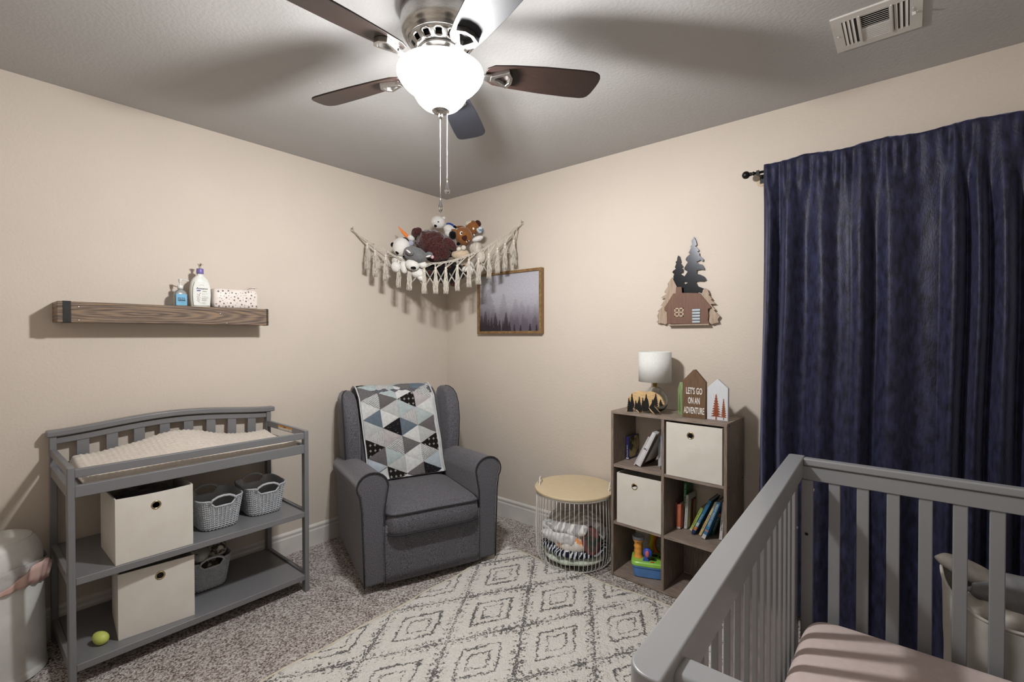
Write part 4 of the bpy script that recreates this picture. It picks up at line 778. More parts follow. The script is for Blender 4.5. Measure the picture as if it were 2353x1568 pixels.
# books
def book(lab,q,col,m2=None,title=None,tcol=None,group='books in the bookcase',depth=.13,bands=()):
    yy,(TL,BL_,BR_,TR)=q; d=min(depth,Db-.006-yy)
    t=thing('book',lab,'book',tuple(bl((BL_[0]+BR_[0])/2,yy,min(BL_[1],BR_[1]))),BR,group)
    cm=mat('cover_'+lab[:12].replace(' ','_'),col,m2,60 if m2 else 10,.45,contrast=(.42,.55) if m2 else (.3,.7))
    pm=mat('pages',(214,206,190),None,200,.9)
    f=lambda u,v,t_:tuple(bl(u,t_,v))
    V=lambda a:Vector(a); ax=(V(TR)-V(TL)); th=ax.length; ax=ax/th; uy=(V(TL)-V(BL_)).normalized(); e=min(.0022,th*.16)
    # spine + two boards + page block
    build('spine',G().prism([BL_,BR_,TR,TL],f,yy,yy+.003),cm,t,world=True)
    L1=[BL_,V(BL_)+ax*e,V(TL)+ax*e,TL]; L2=[V(BR_)-ax*e,BR_,TR,V(TR)-ax*e]
    build('cover_board',G().prism([tuple(p_) for p_ in L1],f,yy+.003,yy+d),cm,t,world=True); build('cover_board',G().prism([tuple(p_) for p_ in L2],f,yy+.003,yy+d),cm,t,world=True)
    i_=.003; PB=[V(BL_)+ax*e+uy*i_,V(BR_)-ax*e+uy*i_,V(TR)-ax*e-uy*i_,V(TL)+ax*e-uy*i_]
    build('page_block',G().prism([tuple(p_) for p_ in PB],f,yy+.004,yy+d-.003),pm,t,world=True)
    ms=(V(BL_)+V(BR_))/2; h=(V(TL)-V(BL_)).length
    for (a,b_,bcx) in bands:
        P_=[V(BL_)+uy*h*a,V(BR_)+uy*h*a,V(BR_)+uy*h*b_,V(BL_)+uy*h*b_]
        build('spine_band',G().prism([tuple(p_) for p_ in P_],f,yy-.0004,yy+.001),mat('band_'+lab[:10].replace(' ','_'),bcx,None,20,.5),t,world=True)
    if title:
        for (s,pos,wd,sz,cc) in title:
            # reading top to bottom: text x axis = -uy , y axis = ax
            o=bl(*( (lambda w:(w.x,yy-.0006,w.y))(ms+uy*h*(pos)-ax*sz*.36) ))
            dx=BM.to_3x3()@Vector((-uy.x,0,-uy.y)); dy=BM.to_3x3()@Vector((ax.x,0,ax.y))
            M_=Matrix((dx.normalized(),dy.normalized(),dx.cross(dy).normalized())).transposed().to_4x4(); M_.translation=o
            text('lettering',s,sz,M_,mat('ink_'+s[:6].replace(' ','_'),cc,None,10,.6),t,wfit=h*wd,ext=.0002)
    return t
T_=D['bk_top']; Mi=D['bk_mid']; gt='books in the top left cube'; gm='books in the middle right cube'
book('navy spined book with a flower photo cover in the top left cube',T_['navy'],(38,34,92),title=[('Look and Find',.62,.5,.009,(220,220,230))],group=gt,depth=.12,bands=((.02,.07,(200,200,210)),))
o=build('cover_picture',G().prism([(.0366,.632),(.0370,.632),(.0370,.748),(.0366,.748)],lambda u,v,t_:tuple(bl(u,t_,v)),.142,.252),mat('flower_cover',(176,160,120),(50,58,40),22,.5,contrast=(.44,.52)),COL.objects['book'],world=True)
book('leaning thick white board book with a multicoloured title in the top left cube',T_['white'],(212,212,214),title=[('HOW DO I FEEL',.86,.4,.008,(120,120,140)),('PUPPY',.70,.24,.015,(60,70,110)),('NOW',.36,.14,.012,(150,60,70))],group=gt,depth=.15,bands=((.155,.18,(50,60,110)),))
book('slim rainbow striped book leaning behind the white board book',T_['multi'],(84,130,140),group=gt,depth=.13,bands=((.0,.09,(226,110,90)),(.72,.80,(190,190,60)),(.80,.88,(70,80,150)),(.88,.95,(150,110,190)),(.20,.70,(196,196,200))))
book('dark brown leaning book under the white board book in the top left cube',T_['dark'],(58,42,36),group=gt,depth=.15)
book('plain off-white spined book beside the light blue one in the top left cube',T_['whitespine'],(188,186,184),group=gt)
book('tall light blue spined book next to the divider in the top left cube',T_['blue'],(140,176,216),title=[('Good Morning, Little One',.86,.7,.008,(60,90,160))],group=gt,bands=((0,.11,(22,20,26)),))
book('mauve spined book at the far left of the middle right cube',Mi['pink'],(140,70,82),group=gm,depth=.11)
book('coral spined board book with yellow lettering in the middle right cube',Mi['coral'],(204,112,88),title=[('Little Lovebug',.84,.7,.012,(226,180,80))],group=gm,depth=.12,bands=((0,.08,(214,206,196)),))
book('tallest book, with a green spine, in the middle right cube',Mi['green'],(44,110,64),title=[('The Things We Do',.96,.5,.009,(200,214,200))],group=gm,depth=.12)
book('upright white spined book with black lettering in the middle right cube',Mi['white'],(204,202,204),title=[('Guess How Much I Love You',.9,.8,.008,(90,88,92))],group=gm,depth=.12)
book('thin dark red spined book right of the white one in the middle right cube',Mi['red'],(120,60,50),group=gm,depth=.10)
book('beige spined book with an orange top in the middle right cube',Mi['orange'],(176,160,138),title=[('The Very Busy Bear',.78,.7,.006,(90,80,70))],group=gm,depth=.10,bands=((.86,1,(196,92,58)),))
book('lime green leaning book in the middle right cube',Mi['lime'],(178,194,96),title=[('Bugs and Bees',.85,.6,.008,(60,70,40))],group=gm,depth=.11,bands=((0,.08,(220,216,200)),))
book('blue leaning book with an orange patch low on its spine, beside the lime one',Mi['teal'],(44,108,146),title=[('Under the Sea',.6,.4,.009,(200,216,226))],group=gm,bands=((0,.12,(24,52,96)),(.12,.22,(206,120,74)),(.24,.34,(180,196,206))))
book('dark navy leaning book behind the cream one in the middle right cube',Mi['navy'],(26,42,74),group=gm,bands=((.0,.14,(140,120,130)),(.18,.36,(150,130,60))),depth=.09)
book('slim cream leaning book left of the night farm book',Mi['cream'],(214,192,140),title=[('Baby Animals',.62,.42,.008,(150,90,60))],group=gm)
book('blue board book titled NIGHT NIGHT FARM leaning in the middle right cube',Mi['blue'],(62,122,168),title=[('NIGHT NIGHT FARM',.95,.60,.0125,(224,220,190))],group=gm,bands=((0,.11,(210,212,214)),(.2,.23,(210,120,90))))
book('dark green leaning book with pale lettering near the right side of the middle right cube',Mi['dgreen'],(26,74,62),title=[('The Quiet Barn',.8,.6,.008,(180,200,190))],group=gm,bands=((.84,1,(170,90,60)),),depth=.1)
book('white spined book titled COLORS against the right side of the middle right cube',Mi['colors'],(216,214,214),title=[('COLORS',.52,.28,.011,(60,56,60))],group=gm,bands=())
# ---------------------------------------------------------------- activity toy in bottom left cube
TY_=thing('activity_workbench_toy','blue and green plastic activity workbench toy in the bottom left cube of the bookcase','toy',tuple(bl(.168,.118,.0182)),BR+R(24))
TY_.scale=(.9,.9,.95)
blue_p=mat('toy_blue',(92,140,204),None,10,.3); dblue=mat('toy_deep_blue',(62,88,196),None,10,.3); lime_p=mat('toy_lime',(150,208,84),None,10,.3); yel_p=mat('toy_yellow',(208,190,48),None,10,.3); org_p=mat('toy_orange',(228,158,72),None,10,.3); pink_p=mat('toy_pink',(222,124,130),None,10,.3); tgrey=mat('toy_grey',(150,154,166),None,10,.35)
def rbox(a,b_,z0,z1,t=0,n_=40,p=5,tap=.9):
    return [(a*tap,b_*tap,z0),(a*(tap+.02),b_*(tap+.02),z0+.006),(a,b_,z1)]
build('tray_body',loft([(.082,.062,0),(.088,.068,.006),(.096,.076,.060),(.100,.080,.062),(.101,.081,.070)],(0,0,0),48,6),blue_p,TY_,smooth=False,bev=.001)
tp=build('green_top',loft([(.101,.081,.070),(.103,.083,.074),(.102,.082,.088),(.096,.076,.094),(.06,.05,.095)],(0,0,0),48,6),lime_p,TY_,bev=.001)
for x,y in ((.035,.030),(.075,.018),(.030,-.028)): 
    build('shape_hole',G().lathe([(.016,.0952),(.018,.0965),(.0145,.0962),(.0,.0945)],(x,y,0),24),mat('toy_dark_green',(44,86,30),None,10,.4),tp,smooth=True)
build('flashlight',G().lathe([(.030,.092),(.030,.098),(.025,.102),(.024,.120),(.027,.128),(.024,.136),(.025,.150),(.028,.157),(.024,.166),(.024,.176),(.031,.188),(.034,.198)],(-.062,-.006,0),32),org_p,TY_,smooth=True)
build('flashlight_collar',G().lathe([(.034,.198),(.0365,.202),(.0365,.214),(.034,.218),(.030,.214),(.026,.206),(0,.204)],(-.062,-.006,0),32),tgrey,TY_,smooth=True)
build('flashlight_switch',G().bx(-.070,-.054,-.0365,-.033,.184,.190),ink,TY_,bev=.001)
build('wheel_stand',G().prism([(-.026,.092),(.016,.092),(.010,.104),(.004,.125),(-.008,.125),(-.018,.108)],lambda u,v,t:(u-.01,t-.046,v),-.012,.012),dblue,TY_,bev=.003)
wl=build('dial_wheel',G().lathe([(0,-.012),(.020,-.012),(.027,-.006),(.027,.006),(.020,.012),(0,.012)],(-.006,-.046,.138),32,axis=Matrix.Rotation(R(90),3,'X')),dblue,TY_,smooth=True)
build('dial_knob',G().ell((-.008,-.062,.138),(.012,.007,.019),nu=20,nv=12),pink_p,wl,smooth=True)
build('red_button',G().ell((.022,-.064,.094),(.012,.008,.004),nu=16,nv=8),mat('toy_red',(178,86,60),None,10,.35),TY_,smooth=True)
build('drawer_front',G().bx(.1,.103,-.055,.055,.008,.056,),yel_p,TY_,bev=.002)
build('drawer_handle',G().bx(.103,.114,-.03,.03,.046,.055),yel_p,TY_,bev=.003)
dz=build('number_strip',G().bx(.1025,.1045,-.05,.05,.074,.088),mat('toy_maroon',(120,60,50),None,10,.4),TY_,bev=.001)
text('digit','0 0 0',.015,frame((.1048,0,.0765),(0,1,0),(0,0,1)),wtext,dz,world=False,align='CENTER')
gt_=thing('toy_guitar','orange and yellow toy steering ring standing behind the workbench toy','toy',tuple(bl(.20,.215,.0182)),BR)
build('ring_body',G().tube([(.052*math.cos(2*PI*k/32),0,.135+.070*math.sin(2*PI*k/32)) for k in range(32)],.016,10,closed=True),mat('toy_deep_orange',(206,106,42),None,10,.35),gt_,smooth=True)
build('face_plate',G().ell((0,-.004,.13),(.032,.006,.045),nu=24,nv=14),mat('toy_stripe',(120,124,130),(86,100,60),90,.4),gt_,smooth=True)
build('grip',G().tube([(-.052,-.01,.07),(-.060,-.012,.13),(-.052,-.01,.19)],.014,10),yel_p,gt_,smooth=True)
build('foot',G().bx(-.05,.06,-.02,.02,0,.066),dblue,gt_,bev=.008)
ra=thing('toy_rattle','pink and blue toy rattle at the back right of the bottom left cube','toy',tuple(bl(.268,.16,.0182)),BR)
build('head',G().ell((0,0,.19),(.018,.02,.055),nu=24,nv=14),mat('toy_rose',(190,92,104),None,10,.4),ra,smooth=True)
build('stem',G().lathe([(.014,0),(.015,.02),(.008,.04),(.007,.14)],(0,0,0),20),mat('toy_navy',(34,44,96),None,10,.4),ra,smooth=True)
# ---------------------------------------------------------------- things on the bookcase
zt_=Hb
la=thing('table_lamp','small table lamp with clear glass globe base and white drum shade on the bookcase','lamp',(1.829,-.135,zt_))
glass_m=mat('clear_glass',(240,244,244),(240,244,244),10,.02,trans=1,ior=1.3)
build('globe_base',G().lathe([(.03,0),(.045,.006),(.060,.022),(.069,.045),(.071,.066),(.066,.090),(.052,.112),(.030,.128),(.016,.134),(.014,.131),(.028,.124),(.049,.108),(.062,.088),(.067,.066),(.065,.046),(.056,.026),(.04,.012),(0,.009)],(0,0,0),40),glass_m,la,smooth=True)
build('neck',G().lathe([(.013,.130),(.015,.133),(.011,.138),(.010,.185),(.0,.186)],(0,0,0),24),brass_m,la,smooth=True)
shade_m=mat('white_linen_shade',(214,216,214),(206,208,206),160,.9,bump=.3,bscale=220)
build('lamp_shade',G().lathe([(.0845,.163),(.087,.163),(.0865,.326),(.084,.326)],(0,0,0),64,close=True),shade_m,la,smooth=True)
build('shade_spider',G().tube([(-.084,0,.19),(0,0,.186),(.084,0,.19)],.0015,6),brass_m,la)
build('power_cord',G().tube([(0,.06,.01),(.01,.115,.004),(.008,.128,-.03),(.003,.129,-.12),(-.006,.128,-.2),(-.004,.129,-.26)],.0022,6),mat('brown_cord',(96,72,50),None,10,.6),la,smooth=True)
fy=lambda u,v,t:(u,t,v)
be=thing('bear_cutout','pale wooden bear silhouette with black pine trees standing before the glass lamp','ornament',(1.82,-.235,zt_))
zb=zt_-.9262
def sh2(P,dz): return [(u,max(zt_,v+dz)) for u,v in P]
pine_m=mat('pale_pine',(206,178,134),(184,150,104),10,.55,st=(3,20,26),contrast=(.35,.65))
build('bear_body',G().prism(sh2(D['bear'],zb),fy,-.242,-.228),pine_m,be,world=True,bev=.0015)
def pine(u,z0,z1,w,n=6):
    P=[];Q_=[]
    for k in range(n):
        t=k/n; z=z0+(z1-z0)*(.12+.88*t); ww=w*(1-t)**.85
        P+=[(u+ww,z),(u+ww*.32,z+(z1-z0)*.88/n*.75)]; Q_+=[(u-ww,z),(u-ww*.32,z+(z1-z0)*.88/n*.75)]
    return [(u-w*.12,z0),(u+w*.12,z0),(u+w*.12,z0+(z1-z0)*.12)]+P+[(u,z1)]+Q_[::-1]+[(u-w*.12,z0+(z1-z0)*.12)]
for P in D['bear_trees']: build('black_foliage',G().prism(sh2(P,zb),fy,-.2445,-.2418),blackp_m,be,world=True)
for u,z0,z1,w in ((1.7275,.925,.992,.013),(1.7457,.93,1.017,.014),(1.788,.925,1.004,.014),(1.768,.93,.983,.011),(1.827,.93,1.021,.017),(1.808,.925,1.0,.013),(1.880,.955,1.028,.015),(1.862,.94,.995,.011),(1.906,.967,.998,.011)):
    build('black_pine',G().prism(pine(u,z0,z1,w),fy,-.2455,-.2425),blackp_m,be,world=True)
tiw=mat('house_sign_brown',(108,84,60),(88,66,46),10,.6,st=(26,26,2),contrast=(.3,.7)); whs=mat('house_sign_white',(204,207,212),(196,199,205),12,.6,st=(20,20,2)); grs=mat('house_sign_green',(138,158,112),(124,146,98),12,.6,st=(20,20,2))
hs=thing('house_sign','brown wooden house shaped sign lettered LET\'S GO ON AN ADVENTURE on the bookcase','sign',(2.07,-.2,zt_))
build('board',G().prism([(2.0118,zt_),(2.0128,1.1015),(2.0664,1.1585),(2.0753,1.159),(2.1276,1.098),(2.1268,zt_)],fy,-.222,-.200),tiw,hs,world=True,bev=.002)
for s,z,xx,w in (("LET'S GO",1.036,2.071,.080),("ON AN",.987,2.070,.058),("ADVENTURE",.9375,2.0705,.101)):
    text('lettering',s,.046,frame((xx,-.2226,z),(1,0,0),(0,0,1)),wtext,hs,align='CENTER',bold=.0007,wfit=w)
h2=thing('house_sign','white wooden house shaped plaque with two rust coloured pines on the bookcase','sign',(2.18,-.2,zt_))
build('board',G().prism([(2.1305,zt_),(2.1325,1.0738),(2.181,1.1173),(2.2291,1.0741),(2.2283,zt_)],fy,-.212,-.190),whs,h2,world=True,bev=.002)
rust=mat('rust_tree',(142,74,44),(126,62,36),30,.6)
build('pine_print',G().prism(pine(2.174,.918,1.044,.025,9),fy,-.2135,-.2121),rust,h2,world=True); build('pine_print',G().prism(pine(2.209,.920,1.025,.0145,9),fy,-.2135,-.2121),rust,h2,world=True)
h3=thing('house_sign','narrow green wooden plaque turned edge-on left of the brown house sign','sign',(1.985,-.16,zt_),R(-50))
build('board',G().prism([(-.028,0),(-.028,.135),(0,.172),(.028,.135),(.028,0)],fy,-.010,.010),grs,h3,bev=.002)
build('tree_print',G().prism(pine(0,.01,.11,.02,6),fy,-.0112,-.0102),mat('green_tree',(104,128,80),None,20,.6),h3)
# ---------------------------------------------------------------- cabin wall art
ca=thing('cabin_wall_art','layered wood and black metal cabin and pine trees ornament on the wall above the lamp','wall art',(1.965,0,1.386))
treem=mat('black_tree_metal',(38,39,42),None,10,.22,metal=.85)
build('tall_tree',G().prism(D['tree_tall'],fy,-.012,-.009),treem,ca,world=True); build('small_tree',G().prism(D['tree_small'],fy,-.0118,-.0088),treem,ca,world=True)
pale=mat('pale_tree_wood',(176,158,140),(138,118,100),10,.6,st=(30,30,2),contrast=(.3,.7)); cabw=mat('cabin_brown',(112,80,64),(92,64,50),10,.6,st=(30,30,2),contrast=(.3,.7))
build('side_tree',G().prism(D['side_left'],fy,-.022,-.014),pale,ca,world=True,label='left pale wooden tree'); build('side_tree',G().prism(D['side_right'],fy,-.022,-.014),pale,ca,world=True,label='right pale wooden tree')
build('cabin_body',G().prism([(u,max(v,1.392)) for u,v in D['cab_body']],fy,-.032,-.024),cabw,ca,world=True)
build('cabin_base',G().bx(1.861,2.083,-.034,-.010,1.386,1.392),pale,ca,world=True)
build('wall_hanger',G().bx(1.9,1.91,-.024,0,1.50,1.52).bx(2.03,2.04,-.024,0,1.50,1.52),dark_m,ca,world=True)
wn_=mat('window_trim_wood',(206,190,164),None,10,.6)
x0,x1,z0,z1=1.898,1.9475,1.4355,1.482
for a in ((x0,x0+.005,z0,z1),(x1-.005,x1,z0,z1),(x0,x1,z0,z0+.005),(x0,x1,z1-.005,z1),((x0+x1)/2-.0025,(x0+x1)/2+.0025,z0,z1),(x0,x1,(z0+z1)/2-.0025,(z0+z1)/2+.0025)):
    build('window_bar',G().bx(a[0],a[1],-.0345,-.032,a[2],a[3]),wn_,ca,world=True)
for k in range(5): build('door_plank',G().bx(1.9955,2.037,-.036,-.032,1.400+k*.0158,1.4095+k*.0158),mat('galvanised_strip',(168,176,184),None,30,.35,metal=.5),ca,world=True)
build('door_back',G().bx(1.996,2.0365,-.0335,-.032,1.397,1.476),mat('door_grey',(70,76,80),None,10,.5),ca,world=True)
# ---------------------------------------------------------------- framed picture
pf=thing('framed_picture','wooden framed picture of a misty purple pine forest below the toy hammock','picture',(.677,0,1.345))
fx0,fx1,fz0,fz1=.376,.980,1.345,1.796; fw=.019
frm=mat('oak_frame',(142,112,74),(104,78,48),10,.5,st=(4,20,4),contrast=(.3,.7))
for P in ([(fx0,fz0),(fx1,fz0),(fx1-fw,fz0+fw),(fx0+fw,fz0+fw)],[(fx0,fz1),(fx0+fw,fz1-fw),(fx1-fw,fz1-fw),(fx1,fz1)],[(fx0,fz0),(fx0+fw,fz0+fw),(fx0+fw,fz1-fw),(fx0,fz1)],[(fx1,fz0),(fx1,fz1),(fx1-fw,fz1-fw),(fx1-fw,fz0+fw)]):
    build('frame_side',G().prism(P,fy,-.036,-.001),frm,pf,world=True,bev=.001)
def forest():
    nu,nv=210,156; g=G()
    w=fx1-fx0-2*fw; h=fz1-fz0-2*fw
    g.grid(lambda i,j:(fx0+fw+w*i,-.024,fz0+fw+h*j),nu,nv)
    o=build('print',g,None_mat,pf,world=True,recalc=False)
    me=o.data; ca_=me.color_attributes.new('print','FLOAT_COLOR','POINT')
    def treef(u,v,cu,top,wd,seed):
        d=(top-v)
        if d<0: return 0
        half=wd*(.06+d*1.0)*(1+.5*noise.noise((v*60,seed,u*18)))
        half=min(half,wd*.55*(1+.3*noise.noise((v*40,seed,1))))
        so=(.022,.009,.005)[seed%3]; return max(0,min(1,.5+(half-abs(u-cu))/so))
    rt_=random.Random(5)
    layers=[]
    far=[(.15,.75,.30),(.42,.66,.20),(.62,.55,.24),(.72,.50,.24),(.82,.44,.13),(.93,.44,.14),(.02,.62,.26)]
    layers.append(((.13,.12,.15),[(c,t,w_) for c,t,w_ in far],.55,.10))
    mid=[(rt_.uniform(0,1),0,0) for _ in range(26)]; mid=[(c,.22+.22*(1-c)**1.6+rt_.uniform(-.04,.05),.13) for c,_,_ in mid]
    layers.append(((.085,.065,.09),mid,.30,.0))
    near=[(.10,.36,.16),(.03,.28,.16),(.28,.33,.14),(.21,.24,.13),(.35,.20,.12),(.46,.33,.14),(.41,.18,.10),(.52,.16,.11),(.6,.12,.1),(.16,.22,.12),(.7,.1,.12),(.85,.12,.12),(.95,.1,.12)]
    layers.append(((.018,.012,.018),near,.26,.0))
    for k,vv in enumerate(me.vertices):
        i=(k%(nu+1))/nu; j=(k//(nu+1))/nv
        base=Vector((.40,.40,.45)).lerp(Vector((.24,.225,.265)),max(0,min(1,(.66-j)/.5)))
        base=base.lerp(Vector((.07,.055,.075)),min(1,max(0,min(1,(.45-j)/.4))*.9+max(0,(.28-i))*1.6*max(0,.85-j)))
        for li,(col,trs,fade,fl) in enumerate(layers):
            a=max((treef(i,j,c,t,w_,n_*3+li) for n_,(c,t,w_) in enumerate(trs)),default=0)
            if a:
                if li==0: k_=.30+.35*max(0,.5-i)+.12*noise.noise((i*9,j*9,2)); base=base.lerp(Vector(col),a*min(.8,k_)*min(1,(j+.1)/.35)*.9)
                elif li==1: base=base.lerp(Vector(col),a*min(1,max(.15,.35+(.3-j)*2.2)))
                else: base=base.lerp(Vector(col),a*min(1,.55+(.3-j)*2.2))
        n_=1+.10*noise.noise((i*40,j*40,7)); ca_.data[k].color=(base.x*n_,base.y*n_,base.z*n_,1)
    m_=bpy.data.materials.new('forest_print'); m_.use_nodes=True; nt=m_.node_tree; at=nt.nodes.new('ShaderNodeAttribute'); at.attribute_name='print'
    b=nt.nodes['Principled BSDF']; nt.links.new(at.outputs['Color'],b.inputs['Base Color']); b.inputs['Roughness'].default_value=.6
    me.materials.clear(); me.materials.append(m_)
None_mat=trim_m
forest()
build('backing',G().bx(fx0+.004,fx1-.004,-.022,-.002,fz0+.004,fz1-.004),frm,pf,world=True)
# ---------------------------------------------------------------- hanging toy net
cord_m=mat('cotton_cord',(206,200,190),(188,180,168),200,.9,bump=.6,bscale=300)
net=thing('toy_hammock','macrame toy hammock with fringe tassels strung across the room corner','toy hammock',(.42,-.45,1.75))
hk=D['hooks']
for x,y,z in hk:
    c=Vector((x,y,z)); nrm=Vector((1,0,0)) if x<.005 else (Vector((0,-1,0)) if y>-.005 else Vector((.7,-.7,0)).normalized())
    g=G().tube([c,c+nrm*.014,c+nrm*.022+Vector((0,0,-.006)),c+nrm*.026+Vector((0,0,-.001)),c+nrm*.026+Vector((0,0,.008))],.0022,6)
    side=nrm.cross(Vector((0,0,1))); 
    g.tube([c+nrm*.02+Vector((0,0,.002))+(side*math.cos(2*PI*k/14)+Vector((0,0,1))*math.sin(2*PI*k/14))*.010-Vector((0,0,.014)) for k in range(14)],.0014,6,closed=True)
    build('hook',g,chrome_m,net,world=True,smooth=True)
def cat(P,n=6):
    out=[]
    for i in range(len(P)-1):
        p0=P[max(i-1,0)];p1=P[i];p2=P[i+1];p3=P[min(i+2,len(P)-1)]
        for k in range(n):
            t=k/n; out.append(.5*((2*p1)+(p2-p0)*t+(2*p0-5*p1+4*p2-p3)*t*t+(3*p1-p0-3*p2+p3)*t*t*t))
    return out+[P[-1]]
cp=[Vector(p) for p in D['cord']]; cp[0]=Vector(hk[0])+Vector((.024,0,-.015)); cp[-1]=Vector(hk[1])+Vector((0,-.024,-.015))
nn=Vector(D['n'])
for o_ in (Vector((0,0,0)),nn*-.006+Vector((0,0,-.006)),nn*.004+Vector((0,0,-.009))):
    rr2=random.Random(int(o_.z*1e5)); P=[p+o_*(1 if 0<i<16 else 0) for i,p in enumerate(cp)]
    build('front_cord',G().tube(cat(P,5),.0024,6),cord_m,net,world=True,smooth=True)
tas=[(Vector(a),Vector(b)) for a,b in D['tassels']]
# zig-zag knots between cord and beads
g=G(); rs=random.Random(11)
def cmid(i): return cp[i+1]
for i,(a,b) in enumerate(tas):
    for q in (cp[i+1],cp[min(i+2,16)] if i<15 else cp[16]):
        pass
    prev=(cp[i]+cp[i+1])/2 if i else cp[1]; nxt=(cp[i+1]+cp[i+2])/2
    for q in (prev,nxt):
        for o_ in (-.0028,.0028):
            g.tube([q+RT*o_,q.lerp(a,.5)+nn*.004+RT*(o_+rs.uniform(-.003,.003)),a+RT*o_*.6],.0017,5)
    g.tube([cp[i+1],a],.0019,5)
build('knot_cords',g,cord_m,net,world=True,smooth=True)
# diamonds of the net below the beads and up to the corner
g=G()
bot=Vector((.30,-.36,1.60))
for i in range(len(tas)-1):
    a=tas[i][0]; b=tas[i+1][0]; lo=(a+b)/2+Vector((0,0,-.062))-nn*.015
    for q in (a,b):
        for o_ in (-.0025,.0025): g.tube([q+RT*o_,lo+RT*o_],.0016,5)
    if 4<=i<=10:
        c2=tas[i+1][0]+Vector((0,0,-.125))-nn*.045; c1=tas[i][0]+Vector((0,0,-.125))-nn*.045
        for c_ in (c1,c2):
            for o_ in (-.0025,.0025): g.tube([lo+RT*o_,c_+RT*o_],.0016,5)
    tgt=Vector((.06+.03*i*.2,-.20+.012*i,1.72)); g.tube([lo,(lo+tgt)/2+Vector((0,0,-.04)),tgt],.0016,5)
build('net_cords',g,cord_m,net,world=True,smooth=True)
for side,(h0,) in enumerate(((Vector(hk[0]),),(Vector(hk[1]),))):
    h0=h0+(Vector((.02,0,-.02)) if side==0 else Vector((0,-.02,-.02))); c3=Vector(hk[2])+Vector((.02,-.02,-.02))
    build('back_cord',G().tube([h0,(h0+c3)/2+Vector((.02,-.02,-.30)),c3],.0024,6),cord_m,net,world=True,smooth=True)
wb_m=mat('bead_wood',(214,206,192),None,20,.5)
for i,(a,b) in enumerate(tas):
    L_=(a.z-b.z); rs=random.Random(i*7+1)
    t_=build('bead',G().ell(a,(.0085,.0085,.009),nu=14,nv=10),wb_m,net,world=True,smooth=True)
    g=G()
    g.lathe([(.003,.0),(.008,-.004),(.0095,-.014),(.0085,-.022),(.007,-.026)],a+Vector((0,0,-.006)),12)
    for k in range(26):
        an=2*PI*k/26*1.0; r0=.0055*(.5+.5*(k%2)); sp_=.019*(.45+.55*rs.random()); pts=[]
        dx,dy=math.cos(an),math.sin(an); ph=rs.uniform(0,6)
        for q in range(8):
            t=q/7; rad=r0+(sp_-r0)*math.sin(min(1,t*1.25)*PI/2)*.9; wv=.0022*math.sin(ph+t*11)
            pts.append(a+Vector((dx*rad+wv,dy*rad+wv*.6,-.012-(L_-.012)*t*(1-.03*rs.random()))))
        g.tube(pts,.0014,4)
    f_=build('tassel',g,cord_m,net,world=True,smooth=True)
# ---------------------------------------------------------------- plush toys
def fur(n_,c,c2=None,sc=180,b=.8,bs=160): return mat('plush_'+n_,c,c2 or tuple(v*.8 for v in c),sc,.95,bump=b,bscale=bs,sheen=.3,spec=.1)
F=dict(white=fur('white',(214,212,208),(200,198,194)),black=fur('black',(18,16,17),(10,9,10)),grey=fur('grey',(112,112,114),(92,92,95)),maroon=fur('maroon',(84,50,47),(36,17,19),150,1.3,120),brown=fur('brown',(134,88,50),(112,70,38)),dkbrown=fur('dark_brown',(64,34,28)),beige=fur('beige',(186,170,148),(170,152,130)),cream=fur('cream',(208,200,188)),stripe=None,orange=mat('felt_orange',(226,128,62),(214,116,54),60,.9),blue=fur('blue',(40,72,150)),knit=mat('knit_print',(196,198,200),(96,112,128),60,.95,bump=.6,bscale=140,contrast=(.42,.52)),pink=mat('felt_pink',(196,160,164),None,10,.9),tan=mat('striped_linen',(186,178,168),(150,142,134),12,.95,bump=.5,bscale=40,st=(6,6,1)))
FH=Vector((FW.x,FW.y,0)).normalized(); RH_=Vector((RT.x,RT.y,0)).normalized(); ZZ=Vector((0,0,1))
def frameQ(ang=0):
    a=R(ang); u=RH_*math.cos(a)+ZZ*math.sin(a); v=-RH_*math.sin(a)+ZZ*math.cos(a)
    return Matrix((u,v,FH)).transposed()
TZ=D['toys']
class Toy:
    def __init__(s,name,label,base): s.t=thing(name,label,'plush toy',base,0,'plush toys in the hanging net')
    def e(s,pn,key,m_,ang=0,dk=None,snap=None,push=0,scale=1,amp=0,label=None,c=None,r=None):
        if key: c,rx,ry=TZ[key]
        else: rx,ry=r[:2]
        c=Vector(c)+FH*push; rx*=scale; ry*=scale; rd=dk if dk else .5*(rx+ry)*.85; Q=frameQ(ang)
        if snap:
            sc,sr,sQ=snap; # move c along -FH until on surface
            o=sQ.transposed()@(c-sc); d=sQ.transposed()@(-FH)
            A=sum((d[i]/sr[i])**2 for i in range(3)); B=2*sum(o[i]*d[i]/sr[i]**2 for i in range(3)); C_=sum((o[i]/sr[i])**2 for i in range(3))-1; ds=B*B-4*A*C_
            if ds>0: c=c-FH*((-B+math.sqrt(ds))/(2*A))
            else: c=c-FH*(-B/(2*A))
        g=G().ell((0,0,0),(1,1,1),nu=36 if max(rx,ry)>.03 else 18,nv=24 if max(rx,ry)>.03 else 12); vs=[]
        for v in g.v:
            q=Vector((v[0]*rx,v[1]*ry,v[2]*rd)); k=1+amp*noise.noise(q*28+c*10)+amp*.5*noise.noise(q*70+c*3)
            vs.append(tuple(c+Q@(q*k)))
        g.v=vs; o=build(pn,g,m_,s.t,world=True,smooth=True,label=label); s.last=(c,(rx,ry,rd),Q); return o
